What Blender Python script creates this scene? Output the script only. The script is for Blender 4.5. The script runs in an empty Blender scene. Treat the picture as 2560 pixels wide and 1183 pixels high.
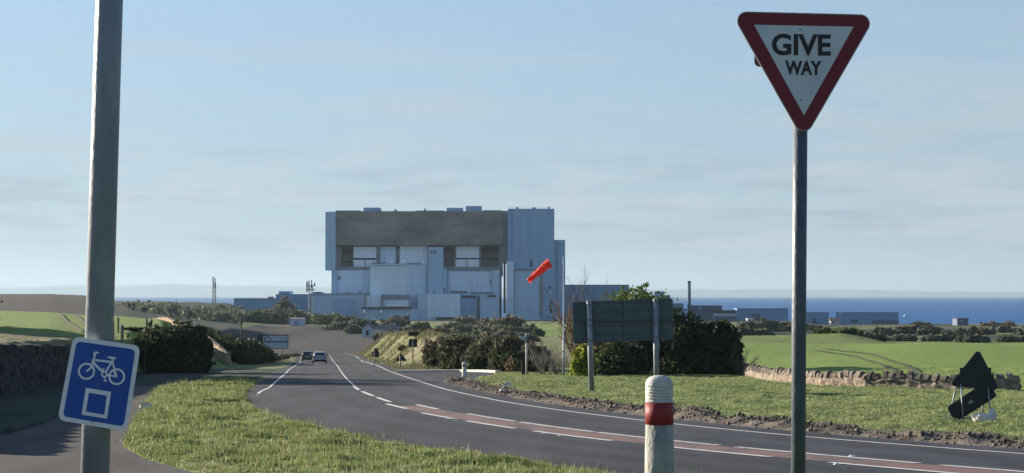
import bpy, math, random
import numpy as np
from mathutils import Vector, Matrix
random.seed(7); RNG = np.random.default_rng(7)
S = bpy.context.scene; COL = S.collection
F = 4000.0; EYE = 739.0            # focal length in photo pixels, eye line row
PITCH = math.atan((EYE - 591.5) / F)
rad = math.radians
SUN_AZ, SUN_EL = rad(57), rad(15)   # left of straight ahead, above the horizon

# ------------------------------------------------------------ small helpers
def at(px, py, Y):
    xc, yc = (px - 1280) / F, (591.5 - py) / F
    d = Vector((xc, math.cos(PITCH) - yc * math.sin(PITCH), math.sin(PITCH) + yc * math.cos(PITCH)))
    return d * (Y / d.y)
def smooth(t):
    t = np.clip(t, 0, 1); return t * t * (3 - 2 * t)

class MB:
    def __init__(s): s.v = []; s.f = []
    def add(s, vs, fs):
        b = len(s.v); s.v += [tuple(v) for v in vs]; s.f += [tuple(i + b for i in f) for f in fs]; return s
    def box(s, x0, x1, y0, y1, z0, z1):
        return s.add([(x0,y0,z0),(x1,y0,z0),(x1,y1,z0),(x0,y1,z0),(x0,y0,z1),(x1,y0,z1),(x1,y1,z1),(x0,y1,z1)],
                     [(0,3,2,1),(4,5,6,7),(0,1,5,4),(1,2,6,5),(2,3,7,6),(3,0,4,7)])
    def prism(s, poly, d, flip=False):
        """closed polygon (list of 3D) extruded along vector d"""
        n = len(poly); P = [Vector(p) for p in poly]; D = Vector(d)
        vs = P + [p + D for p in P]
        return s.add(vs, [tuple(range(n)), tuple(range(2*n-1, n-1, -1))] + [(i, i+n, (i+1)%n+n, (i+1)%n) for i in range(n)])
    def ringpoly(s, outer, inner, d):
        n = len(outer); D = Vector(d)
        vs = [Vector(p) for p in outer] + [Vector(p) for p in inner]
        vs = vs + [v + D for v in vs]; fs = []
        for i in range(n):
            j = (i + 1) % n
            fs += [(i, j, n+j, n+i), (2*n+i, 3*n+i, 3*n+j, 2*n+j), (i, 2*n+i, 2*n+j, j), (n+i, n+j, 3*n+j, 3*n+i)]
        return s.add(vs, fs)
    def tube(s, pts, rs, n=8, cap=True):
        pts = [Vector(p) for p in pts]
        if not hasattr(rs, '__len__'): rs = [rs] * len(pts)
        vs, fs = [], []
        for i, p in enumerate(pts):
            d = (pts[min(i+1, len(pts)-1)] - pts[max(i-1, 0)])
            d = d.normalized() if d.length > 1e-9 else Vector((0,0,1))
            a = d.cross(Vector((0,1,0)) if abs(d.y) < .9 else Vector((1,0,0))).normalized(); b = d.cross(a)
            for k in range(n):
                t = 2*math.pi*k/n; vs.append(p + (a*math.cos(t) + b*math.sin(t))*rs[i])
        for i in range(len(pts)-1):
            for k in range(n):
                fs.append((i*n+k, i*n+(k+1)%n, (i+1)*n+(k+1)%n, (i+1)*n+k))
        if cap: fs += [tuple(range(n-1, -1, -1)), tuple(range((len(pts)-1)*n, len(pts)*n))]
        return s.add(vs, fs)
    def lathe(s, prof, n=24, c=(0,0)):
        return s.tube([(c[0], c[1], z) for r, z in prof], [max(r, 1e-4) for r, z in prof], n)
    def build(s, name, m, parent=None, smooth_=False, origin=None, bevel=0):
        me = bpy.data.meshes.new(name); V = s.v
        if origin is not None: V = [(v[0]-origin[0], v[1]-origin[1], v[2]-origin[2]) for v in V]
        me.from_pydata(V, [], s.f); me.materials.append(m)
        if smooth_: me.polygons.foreach_set('use_smooth', [True]*len(me.polygons))
        o = bpy.data.objects.new(name, me); COL.objects.link(o)
        if parent is not None: o.parent = parent
        if bevel:
            b = o.modifiers.new('bevel', 'BEVEL'); b.width = bevel; b.segments = 2; b.limit_method = 'ANGLE'
        if smooth_ == 'auto':
            pass
        return o

def tag(o, label=None, cat=None, group=None, kind=None):
    for k, v in (('label', label), ('category', cat), ('group', group), ('kind', kind)):
        if v: o[k] = v
    return o
def thing(name, label, cat, loc, group=None):
    o = bpy.data.objects.new(name, None); COL.objects.link(o); o.location = loc
    o.empty_display_size = .2
    return tag(o, label, cat, group)
def np_mesh(name, V, Fq, m, smooth_=False, parent=None):
    V = np.asarray(V, np.float32); Fq = np.asarray(Fq, np.int32); k = Fq.shape[1]
    me = bpy.data.meshes.new(name)
    me.vertices.add(len(V)); me.vertices.foreach_set('co', V.ravel())
    me.loops.add(Fq.size); me.loops.foreach_set('vertex_index', Fq.ravel())
    me.polygons.add(len(Fq)); me.polygons.foreach_set('loop_start', np.arange(0, Fq.size, k, dtype=np.int32))
    if smooth_: me.polygons.foreach_set('use_smooth', np.ones(len(Fq), bool))
    me.update(calc_edges=True); me.materials.append(m)
    o = bpy.data.objects.new(name, me); COL.objects.link(o)
    if parent is not None: o.parent = parent
    return o
def copy_tree(o, parent=None):
    c = o.copy(); COL.objects.link(c)
    if parent is not None: c.parent = parent
    for ch in [q for q in bpy.data.objects if q.parent == o]: copy_tree(ch, c)
    return c

# ------------------------------------------------------------ materials
def mat(name, c1, c2=None, scale=5, rough=.8, bump=0, bscale=None, metal=0, spec=.3, stretch=(1,1,1), detail=6, transl=0, lo=.35, hi=.65, emit=0, rnd=0):
    m = bpy.data.materials.new(name); m.use_nodes = True; N = m.node_tree.nodes; L = m.node_tree.links
    b = N['Principled BSDF']; b.inputs['Roughness'].default_value = rough; b.inputs['Metallic'].default_value = metal
    b.inputs['Specular IOR Level'].default_value = spec
    b.inputs['Base Color'].default_value = (*c1, 1)
    if c2 or bump:
        tc = N.new('ShaderNodeTexCoord'); mp = N.new('ShaderNodeMapping'); mp.inputs['Scale'].default_value = stretch
        L.new(tc.outputs['Object'], mp.inputs['Vector'])
    col = None
    if c2:
        nz = N.new('ShaderNodeTexNoise'); nz.inputs['Scale'].default_value = scale; nz.inputs['Detail'].default_value = detail
        nz.inputs['Roughness'].default_value = .62
        L.new(mp.outputs[0], nz.inputs['Vector'])
        r = N.new('ShaderNodeValToRGB'); r.color_ramp.elements[0].position = lo; r.color_ramp.elements[1].position = hi
        r.color_ramp.elements[0].color = (*c1, 1); r.color_ramp.elements[1].color = (*c2, 1)
        L.new(nz.outputs['Fac'], r.inputs['Fac']); col = r.outputs['Color']
    if rnd:
        gi = N.new('ShaderNodeNewGeometry'); hs = N.new('ShaderNodeHueSaturation')
        mr = N.new('ShaderNodeMapRange'); mr.inputs['To Min'].default_value = 1-rnd; mr.inputs['To Max'].default_value = 1+rnd
        L.new(gi.outputs['Random Per Island'], mr.inputs['Value']); L.new(mr.outputs[0], hs.inputs['Value'])
        if col: L.new(col, hs.inputs['Color'])
        else: hs.inputs['Color'].default_value = (*c1, 1)
        col = hs.outputs['Color']
    if col: L.new(col, b.inputs['Base Color'])
    if bump:
        n2 = N.new('ShaderNodeTexNoise'); n2.inputs['Scale'].default_value = bscale or scale*3; n2.inputs['Detail'].default_value = 5
        L.new(mp.outputs[0], n2.inputs['Vector'])
        bp = N.new('ShaderNodeBump'); bp.inputs['Strength'].default_value = bump; bp.inputs['Distance'].default_value = .05
        L.new(n2.outputs['Fac'], bp.inputs['Height']); L.new(bp.outputs[0], b.inputs['Normal'])
    if transl:
        t = N.new('ShaderNodeBsdfTranslucent'); mx = N.new('ShaderNodeMixShader'); mx.inputs[0].default_value = transl
        if col: L.new(col, t.inputs['Color'])
        else: t.inputs['Color'].default_value = (*c1, 1)
        L.new(b.outputs[0], mx.inputs[1]); L.new(t.outputs[0], mx.inputs[2]); L.new(mx.outputs[0], N['Material Output'].inputs['Surface'])
    if emit: b.inputs['Emission Color'].default_value = (*c1, 1); b.inputs['Emission Strength'].default_value = emit
    return m
M = {}
M['galv'] = mat('weathered_galvanised_steel', (.14,.17,.205), (.215,.245,.285), 8, .5, .12, 60, .25, .4, (1,1,.35), detail=9)
M['galv_deep'] = mat('dark_weathered_steel', (.042,.058,.08), (.075,.098,.122), 9, .5, .12, 60, .25, .4, (1,1,.35))
M['galv_dark'] = mat('dull_steel', (.12,.13,.14), (.19,.2,.2), 6, .55, .1, 40, .2)
M['wood_post'] = mat('weathered_timber', (.16,.13,.10), (.28,.25,.2), 6, .9, .3, 30, stretch=(3,3,.6))
M['red'] = mat('sign_red', (.145,.010,.022), (.12,.009,.02), 6, .45)
M['white_sign'] = mat('sign_white', (.47,.51,.57), (.38,.42,.48), 3, .45, detail=9)
M['black'] = mat('sign_black', (.012,.013,.016), rough=.45)
M['blue_sign'] = mat('sign_blue', (.010,.06,.28), (.014,.075,.33), 3, .4)
M['white_mark'] = mat('reflective_white', (.66,.68,.72), (.55,.57,.6), 30, .4)
M['sign_back'] = mat('grey_sign_back', (.05,.075,.09), (.075,.10,.115), 2.5, .6, 0)
M['sign_black_back'] = mat('black_sign_back', (.010,.013,.017), (.02,.024,.03), 4, .55)
M['green_sign'] = mat('sign_green', (.006,.035,.03), rough=.45)
M['sign_grey'] = mat('sign_pale', (.36,.42,.5), (.3,.36,.44), 1.2, .5)
M['bollard'] = mat('painted_concrete', (.33,.335,.32), (.47,.47,.44), 9, .75, .25, 50, detail=9)
M['bollard_low'] = mat('stained_concrete', (.12,.135,.125), (.33,.335,.30), 7, .8, .3, 40, detail=9, lo=.3, hi=.66, stretch=(1,1,.5))
M['red_band'] = mat('red_reflective_band', (.21,.018,.028), (.165,.014,.022), 7, .6, detail=9)
M['windsock'] = mat('windsock_fabric', (.85,.07,.03), (.7,.04,.02), 3, .7, .2, 4, transl=.3)
M['windsock_pale'] = mat('faded_windsock_fabric', (.9,.35,.25), rough=.7, transl=.3)
def stonemat(name, c1, c2, sc, mortar=(.1,.09,.08)):
    m = mat(name, c1, c2, sc*1.3, .92, .5, 12, detail=7); N = m.node_tree.nodes; L = m.node_tree.links; b = N['Principled BSDF']
    src = b.inputs['Base Color'].links[0].from_socket; mp = N['Mapping']
    m2 = N.new('ShaderNodeMapping'); m2.inputs['Scale'].default_value = (1,1,1.6); L.new(N['Texture Coordinate'].outputs['Object'], m2.inputs[0])
    v = N.new('ShaderNodeTexVoronoi'); v.inputs['Scale'].default_value = sc; L.new(m2.outputs[0], v.inputs['Vector'])
    s = N.new('ShaderNodeSeparateColor'); L.new(v.outputs['Color'], s.inputs[0])
    mr = N.new('ShaderNodeMapRange'); mr.inputs['To Min'].default_value = .55; mr.inputs['To Max'].default_value = 1.3; L.new(s.outputs[0], mr.inputs['Value'])
    hs = N.new('ShaderNodeHueSaturation'); L.new(src, hs.inputs['Color']); L.new(mr.outputs[0], hs.inputs['Value'])
    e = N.new('ShaderNodeTexVoronoi'); e.feature = 'DISTANCE_TO_EDGE'; e.inputs['Scale'].default_value = sc; L.new(m2.outputs[0], e.inputs['Vector'])
    r = N.new('ShaderNodeMapRange'); r.inputs['From Max'].default_value = .08; L.new(e.outputs['Distance'], r.inputs['Value'])
    q = N.new('ShaderNodeMix'); q.data_type = 'RGBA'; L.new(r.outputs[0], q.inputs['Factor']); q.inputs['A'].default_value = (*mortar,1); L.new(hs.outputs[0], q.inputs['B']); L.new(q.outputs['Result'], b.inputs['Base Color'])
    bp = N['Bump']; bp.inputs['Distance'].default_value = .06; ad = N.new('ShaderNodeMath'); ad.operation = 'ADD'
    nz = bp.inputs['Height'].links[0].from_socket; L.new(nz, ad.inputs[0]); L.new(r.outputs[0], ad.inputs[1]); L.new(ad.outputs[0], bp.inputs['Height'])
    return m
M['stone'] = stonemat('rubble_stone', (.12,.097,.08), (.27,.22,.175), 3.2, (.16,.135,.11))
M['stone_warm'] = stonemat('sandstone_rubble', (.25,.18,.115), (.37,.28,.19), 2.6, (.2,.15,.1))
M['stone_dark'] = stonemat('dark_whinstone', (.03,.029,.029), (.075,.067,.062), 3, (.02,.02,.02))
M['coping'] = mat('coping_stone', (.06,.053,.05), (.165,.145,.122), 1.5, .9, .5, 9, rnd=.4)
M['pale_stone'] = mat('pale_stone', (.5,.45,.38), (.62,.57,.5), 8, .85, .3)
M['sandbag'] = mat('white_sandbag', (.6,.58,.54), (.45,.43,.4), 9, .85, .4, 18)
M['white_paint'] = mat('road_marking_white', (.11,.11,.115), (.5,.5,.5), 3.5, .65, detail=10, lo=.28, hi=.44)
M['red_hatch'] = mat('red_road_surface', (.05,.046,.05), (.13,.078,.076), 1.6, .8, detail=10, stretch=(1,.35,1), lo=.34, hi=.5)
M['stud'] = mat('road_stud', (.7,.7,.72), rough=.25, metal=.4)
M['concrete'] = mat('pale_concrete', (.66,.6,.53), (.52,.47,.42), 1.3, .85, .2, 20)
# plant
def clad(name, c1, c2):
    """sheet cladding: weather streaks running down and dark joints between the sheets"""
    m = mat(name, c1, c2, .16, .65, 0, stretch=(3.2,1,.28), lo=.25, hi=.75, detail=9); N = m.node_tree.nodes; L = m.node_tree.links; b = N['Principled BSDF']
    src = b.inputs['Base Color'].links[0].from_socket; tc = N['Texture Coordinate']; sp = N.new('ShaderNodeSeparateXYZ'); L.new(tc.outputs['Object'], sp.inputs[0]); out = src
    for ax, per, wid, f in ((0, 3.1, .055, .16), (2, 6.2, .03, .14)):
        d = N.new('ShaderNodeMath'); d.operation = 'DIVIDE'; d.inputs[1].default_value = per; L.new(sp.outputs[ax], d.inputs[0])
        fr = N.new('ShaderNodeMath'); fr.operation = 'FRACT'; L.new(d.outputs[0], fr.inputs[0])
        lt = N.new('ShaderNodeMath'); lt.operation = 'LESS_THAN'; lt.inputs[1].default_value = wid*1.6; L.new(fr.outputs[0], lt.inputs[0])
        ml = N.new('ShaderNodeMath'); ml.operation = 'MULTIPLY'; ml.inputs[1].default_value = f; L.new(lt.outputs[0], ml.inputs[0])
        q = N.new('ShaderNodeMix'); q.data_type = 'RGBA'; L.new(ml.outputs[0], q.inputs['Factor']); L.new(out, q.inputs['A']); q.inputs['B'].default_value = (c1[0]*.3,c1[1]*.3,c1[2]*.35,1); out = q.outputs['Result']
    st = N.new('ShaderNodeTexNoise'); mp = N.new('ShaderNodeMapping'); mp.inputs['Scale'].default_value = (1.1,1,.05); L.new(tc.outputs['Object'], mp.inputs[0]); st.inputs['Scale'].default_value = .5; st.inputs['Detail'].default_value = 10; L.new(mp.outputs[0], st.inputs['Vector'])
    r = N.new('ShaderNodeMapRange'); r.inputs['From Min'].default_value = .53; r.inputs['From Max'].default_value = .75; r.inputs['To Max'].default_value = .45; L.new(st.outputs['Fac'], r.inputs['Value'])
    q = N.new('ShaderNodeMix'); q.data_type = 'RGBA'; L.new(r.outputs[0], q.inputs['Factor']); L.new(out, q.inputs['A']); q.inputs['B'].default_value = (c1[0]*.62,c1[1]*.6,c1[2]*.58,1)
    L.new(q.outputs['Result'], b.inputs['Base Color']); return m
M['pblue'] = clad('pale_blue_cladding', (.33,.48,.64), (.41,.555,.70))
M['pblue2'] = clad('lighter_blue_cladding', (.55,.67,.79), (.63,.74,.84))
M['pblue3'] = clad('deep_blue_cladding', (.21,.36,.55), (.265,.42,.61))
M['pwhite'] = clad('white_panel', (.76,.83,.9), (.83,.88,.94))
M['pbrown'] = mat('weathered_concrete_band', (.115,.12,.112), (.31,.275,.22), .09, .85, 0, stretch=(.7,1,1.9), detail=13, lo=.34, hi=.7)
M['pgrey'] = mat('grey_concrete', (.15,.17,.19), (.21,.23,.25), .3, .85)
M['pdark'] = mat('dark_opening', (.012,.02,.03), (.022,.032,.045), .3, .8)
M['psilver'] = mat('bright_metal', (.75,.75,.73), rough=.35, metal=.6)
M['pglass'] = mat('hall_glazing', (.10,.17,.2), (.16,.24,.28), .3, .25)
M['bfar'] = mat('hazy_blue_wall', (.13,.26,.42), (.165,.30,.46), .12, .8)
M['bfar_dark'] = mat('dark_shed_wall', (.07,.10,.15), (.095,.13,.18), .2, .8)
M['bfar_roof'] = mat('dark_shed_roof', (.03,.045,.065), rough=.8)
M['bwhite'] = mat('white_render', (.48,.52,.57), (.42,.46,.51), .5, .8)
M['slate'] = mat('slate_roof', (.035,.042,.05), (.06,.07,.08), 1, .7)
M['tower'] = mat('mast_steel', (.15,.2,.25), rough=.6)
# vegetation
M['bark'] = mat('bark', (.055,.045,.035), (.11,.09,.07), 6, .95, .4, 20)
M['twig'] = mat('bare_twigs', (.13,.095,.065), (.2,.15,.1), 2, .95)
M['twig_grey'] = mat('grey_twigs', (.15,.14,.125), (.24,.22,.19), 2, .95)
def leafmat(n, a, b, sc=.8, tr=.25): return mat(n, a, b, sc, .75, transl=tr, rnd=.3, spec=.15)
M['leaf_dark'] = leafmat('dark_leaves', (.020,.036,.018), (.055,.07,.03), .9)
M['leaf_olive'] = leafmat('olive_leaves', (.058,.066,.038), (.135,.12,.068), .5)
M['leaf_brown'] = leafmat('brown_foliage', (.095,.082,.055), (.17,.14,.09), .5)
M['leaf_gorse'] = leafmat('yellow_green_leaves', (.14,.19,.025), (.30,.32,.05), 1)
M['leaf_green'] = leafmat('fresh_green_leaves', (.06,.10,.025), (.11,.15,.035), .8)
M['leaf_tan'] = leafmat('dry_tan_stems', (.17,.125,.08), (.26,.2,.12), 2)
M['leaf_far'] = leafmat('far_foliage', (.075,.095,.072), (.15,.165,.105), .18)
M['leaf_far2'] = leafmat('far_olive_foliage', (.09,.088,.064), (.16,.15,.10), .2)
M['leaf_far3'] = leafmat('far_green_foliage', (.06,.09,.038), (.11,.14,.055), .2)
M['grass_blade'] = mat('grass_blades', (.105,.155,.042), (.25,.285,.125), .55, .6, transl=.3, rnd=.45, spec=.25, lo=.28, hi=.72, detail=9)
M['grass_short'] = mat('short_grass_blades', (.11,.165,.05), (.22,.25,.115), .25, .7, transl=.3, rnd=.4, lo=.3, hi=.7, detail=9)

# ------------------------------------------------------------ terrain
def vnoise(x, y, sc, seed=0):
    x = np.asarray(x, float)/sc; y = np.asarray(y, float)/sc
    xi = np.floor(x); yi = np.floor(y); fx = x-xi; fy = y-yi
    def h(a, b):
        q = np.sin(a*127.1 + b*311.7 + seed*74.7)*43758.5453; return q - np.floor(q)
    u = fx*fx*(3-2*fx); v = fy*fy*(3-2*fy)
    return (h(xi,yi)*(1-u)+h(xi+1,yi)*u)*(1-v) + (h(xi,yi+1)*(1-u)+h(xi+1,yi+1)*u)*v - .5
def fbm(x, y, sc, seed=0, o=3):
    return sum(vnoise(x, y, sc/2**k, seed+k)*.6**k for k in range(o))

_cy = np.array([-20,10,18,24.8,33.9,40.8,46.8,56.7,75.5,105.3,140,173.9,230,262,300,340], float)
_cx = np.array([44,20.5,13,7.9,2.7,.2,-1.6,-4.1,-7.2,-10.9,-15.0,-18.9,-25.6,-29.8,-35,-41], float)
_ty = np.arange(-20, 340, .5); _tx = np.interp(_ty, _cy, _cx)
for _ in range(3):
    k = np.exp(-.5*(np.arange(-12,13)/5.)**2); k /= k.sum()
    _tx = np.convolve(np.pad(_tx, 12, mode='reflect', reflect_type='odd'), k, 'valid')
def road_x(y): return np.interp(y, _ty, _tx)
def road_off(x, y):
    m = (road_x(np.asarray(y)+.5) - road_x(np.asarray(y)-.5)); return (x - road_x(y))/np.sqrt(1+m*m)
WALL_Y = [0,20,40,57,69,95,121,140,170,230,300,420]; WALL_X = [-5.5,-10.8,-15.8,-19.6,-21.2,-24.8,-28,-29.2,-28.6,-36,-46,-62]
def wall_x(y): return np.interp(y, WALL_Y, WALL_X)
GR_Y = [10,20,25.5,30.7,36.2,45.5,58.8,75.5,99]; 
def grass_right(y): return road_x(y) - np.interp(y, [10,25.5,36,58.8,75,90,99], [7.6,6.4,4.9,4.9,5.2,5.6,6.6])
def path_left(y): return np.maximum(wall_x(y)+.1, grass_left(y)-np.interp(y,[10,22,33,42,60,100],[7,5,3.3,2.4,2.1,1.6]))
def grass_left(y): return np.interp(y, [10,20,25.5,29,33,42,56.7,81,99,103], [-1.2,-3.0,-4.9,-6.6,-8.0,-9.9,-13,-17.7,-17.9,-17.6])
XW_Y = [66,69,71,74,77.6,85,105,112]; XW_X = [40,32,27,22,17.3,15,15.8,16.3]
def pl(Y): return -2 - .0325*Y
def zp(Y, py): return (Y, -(py-EYE)/F*Y)
near = [(-60,-1.8),(13,-1.8),(22,pl(22))]
def main(Y0, *rest): return near + [(Y0, pl(Y0))] + list(rest)
far_main = [(300,-11.0), zp(400,861), zp(520,835), zp(600,817), zp(700,808), zp(900,801), (1000,-14.3), (1150,-20), (3400,-30)]
COLS = [
 (560, main(230,(262,-9.6),*far_main)), (760, main(230,(260,-9.75),*far_main)), (900, main(230,(260,-9.75),*far_main)),
 (1060, main(140,(200,-7.6),(260,-8.6),zp(400,856),zp(520,838),zp(600,826),zp(700,814),zp(900,801),(1000,-14.3),(1150,-20),(3400,-30))),
 (1300, main(100,(125,-5.95),(200,-7.6),zp(300,860),zp(430,842),zp(680,811),zp(780,806),zp(900,801),(1000,-14.3),(1150,-20),(3400,-30))),
 (1500, main(100,(125,-5.95),(200,-7.6),zp(300,860),zp(430,842),zp(680,811),zp(780,806),zp(900,801),(1000,-14.3),(1150,-20),(3400,-30))),
 (1850, main(110,zp(180,868),zp(250,839),(275,-7.6),zp(400,836),zp(700,810),zp(900,801),(960,-16.5),(1150,-20),(3400,-30))),
 (2100, main(78,zp(130,905),zp(200,863),(225,-6.4),zp(262,832),(300,-9),zp(400,843),zp(600,822),zp(760,813),(880,-15),(940,-18),(3400,-30))),
 (2300, main(74,zp(130,905),zp(202,856),(220,-6.9),(260,-8.6),zp(400,842),zp(600,821),zp(760,813),(850,-15),(900,-18),(3400,-30))),
 (2560, main(72,zp(130,908),zp(205,858),(220,-6.9),(260,-8.8),zp(400,843),zp(600,822),zp(760,814),(850,-15.2),(900,-18),(3400,-30))),
 (3000, main(70,zp(205,858),(220,-6.9),(260,-8.8),zp(400,843),zp(600,822),zp(760,814),(850,-15.2),(900,-18),(3400,-30)))]
BANK = [
 (-600, [(-60,-1.8),(20,-1.7),(65,-2.1),(95,-2.35),(230,-2.24),(262,-3.2),(500,.5),(620,-3),(830,-17),(3400,-30)]),
 (0,    [(-60,-1.8),(20,-1.7),zp(65,866),zp(95,841),zp(232,777),(262,-3.2),zp(500,735),(620,-3),(830,-17),(3400,-30)]),
 (120,  [(-60,-1.8),(20,-1.7),zp(69,868),zp(97,842),zp(232,781),(262,-3.4),zp(500,735),(620,-3),(830,-17),(3400,-30)]),
 (210,  [(-60,-1.8),(20,-1.7),zp(75,868),zp(100,850),zp(232,787),(262,-3.8),zp(500,739),zp(560,746),zp(640,756),zp(800,753),(950,-20),(3400,-30)]),
 (300,  [(-60,-1.8),(20,-1.7),zp(85,868),zp(120,850),zp(232,791),(262,-4.2),zp(400,775),zp(500,768),zp(640,766),zp(800,752.5),(950,-20),(3400,-30)]),
 (400,  [(-60,-1.8),(20,-1.7),(85,-3),zp(125,852),zp(232,798),(262,-4.8),zp(400,795),zp(500,786),zp(640,774),zp(820,753),(960,-20),(3400,-30)]),
 (480,  [(-60,-1.8),(20,-1.7),(85,-3.4),zp(125,880),(160,-5.6),zp(200,842),zp(260,820),zp(400,812),zp(500,803),zp(700,788),zp(840,753),(980,-20),(3400,-30)]),
 (560,  [(-60,-1.8),(20,-1.7),(85,-3.6),zp(125,905),(165,-6.4),zp(200,868),zp(260,838),zp(400,820),zp(500,810),zp(600,806),zp(700,797),zp(860,757),zp(900,758),(1050,-20),(3400,-30)]),
 (700,  [(-60,-1.8),(20,-1.7),(85,-4),(165,-6.9),(230,-9.2),(300,-10.6),zp(400,850),zp(520,828),zp(600,815),zp(700,807),zp(900,800),(1150,-20),(3400,-30)])]
def cols_eval(cols, b, Y):
    ps = np.array([c[0] for c in cols], float); zs = [np.interp(Y, [q[0] for q in c[1]], [q[1] for q in c[1]]) for c in cols]
    zs = np.stack(zs); b = np.clip(b, ps[0], ps[-1]-1e-6)
    i = np.clip(np.searchsorted(ps, b, side='right')-1, 0, len(ps)-2)
    t = (b-ps[i])/(ps[i+1]-ps[i]); t = t*t*(3-2*t)*.5 + t*.5
    idx = np.arange(b.size)
    return zs[i, idx]*(1-t) + zs[i+1, idx]*t
def bearing(x, y):
    az = np.arctan2(x, y); a = np.clip(az, -rad(38), rad(38)); r = np.hypot(x, y)
    return 1280 + F*np.tan(a), r*np.cos(a)
def zbase(x, y):
    x = np.atleast_1d(np.asarray(x, float)).ravel(); y = np.atleast_1d(np.asarray(y, float)).ravel()
    b, Y = bearing(x, y)
    zm = cols_eval(COLS, b, Y); zk = cols_eval(BANK, b, Y)
    d = wall_x(y) - x
    wid = np.interp(y, [100,125,150,175,220,300], [.7,1.2,7,4,8,12])
    w = smooth((d-.15)/wid); w = np.where(b > 900, 0, w)
    z = zm*(1-w) + zk*w
    off = road_off(x, y)                                   # grassy bank right of the road
    A = 3.0*smooth((off-5.2)/5)*(1-smooth((off-9.5)/9))*smooth((y-140)/26)*(1-smooth((y-270)/60))
    return z + np.where((off > 5) & (off < 40) & (y < 340), A, 0)
def lumps(x, y):
    b, Y = bearing(x, y); off0 = road_off(x, y); off = np.abs(off0)
    a = smooth((off-4.9)/.9)*np.interp(Y, [0,100,125,300,600], [1,1,.3,.4,1.2])
    on_path = (x > path_left(y)) & (x < grass_left(y)) & (y > 5) & (y < 101)
    side = side_mask(x, y)
    edg = np.minimum(x-grass_left(y), grass_right(y)-x); isl = (y > 12) & (y < 104) & (x > grass_left(y)-1) & (x < grass_right(y)+1); a = a*np.where(isl, smooth((edg+.15)/.9), 1)
    a = a*np.where(on_path | side, .0, 1)
    lm = a*(.15*fbm(x, y, 2.2, 3) + .10*fbm(x, y, .7, 9, 2)) + a*.05
    soil = soil_mask(x, y); lm = lm + soil*(smooth((off-5.4)/.6)*(.16*fbm(x, y, .55, 21, 2) + .14*np.abs(fbm(x, y, 1.4, 33)) + .05) - .05)
    ap = (y > 127) & (y < 136.5) & (off0 > 4) & (x < 0); lm = lm*np.where(ap, 0, 1) - .05*ap
    cut = smooth((4.75+.6*(off0<0)-off)/.3)*(y < 320)*(y > -15)
    return lm - .16*cut - .12*(on_path | side)
def side_mask(x, y):   # asphalt of the turning on the right
    off = road_off(x, y); return (y > 93) & (y < 131.5) & (off > 3.5) & (x < 1.5) & (x < side_right(y))
def side_right(y): return np.interp(y, [90,93,97,104,112,126,131.5], [-5.6,-4.4,-3.6,-2.4,-1.5,-1.0,-1.4])
def soil_mask(x, y):
    off = road_off(x, y)
    n = fbm(x, y, 3.0, 51)*1.1
    s = smooth((off-4.5+n*.2)/.3)*(1-smooth((off-6.9+n)/.8))*(y < 132)
    s = np.where((y > 96) & (x < side_right(y)+.4), 0, s)
    return s*np.interp(y, [15,90,110,132], [1,1,.7,.2])
def gz(x, y): return float(zbase(x, y)[0] + lumps(np.array([float(x)]), np.array([float(y)]))[0])

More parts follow.
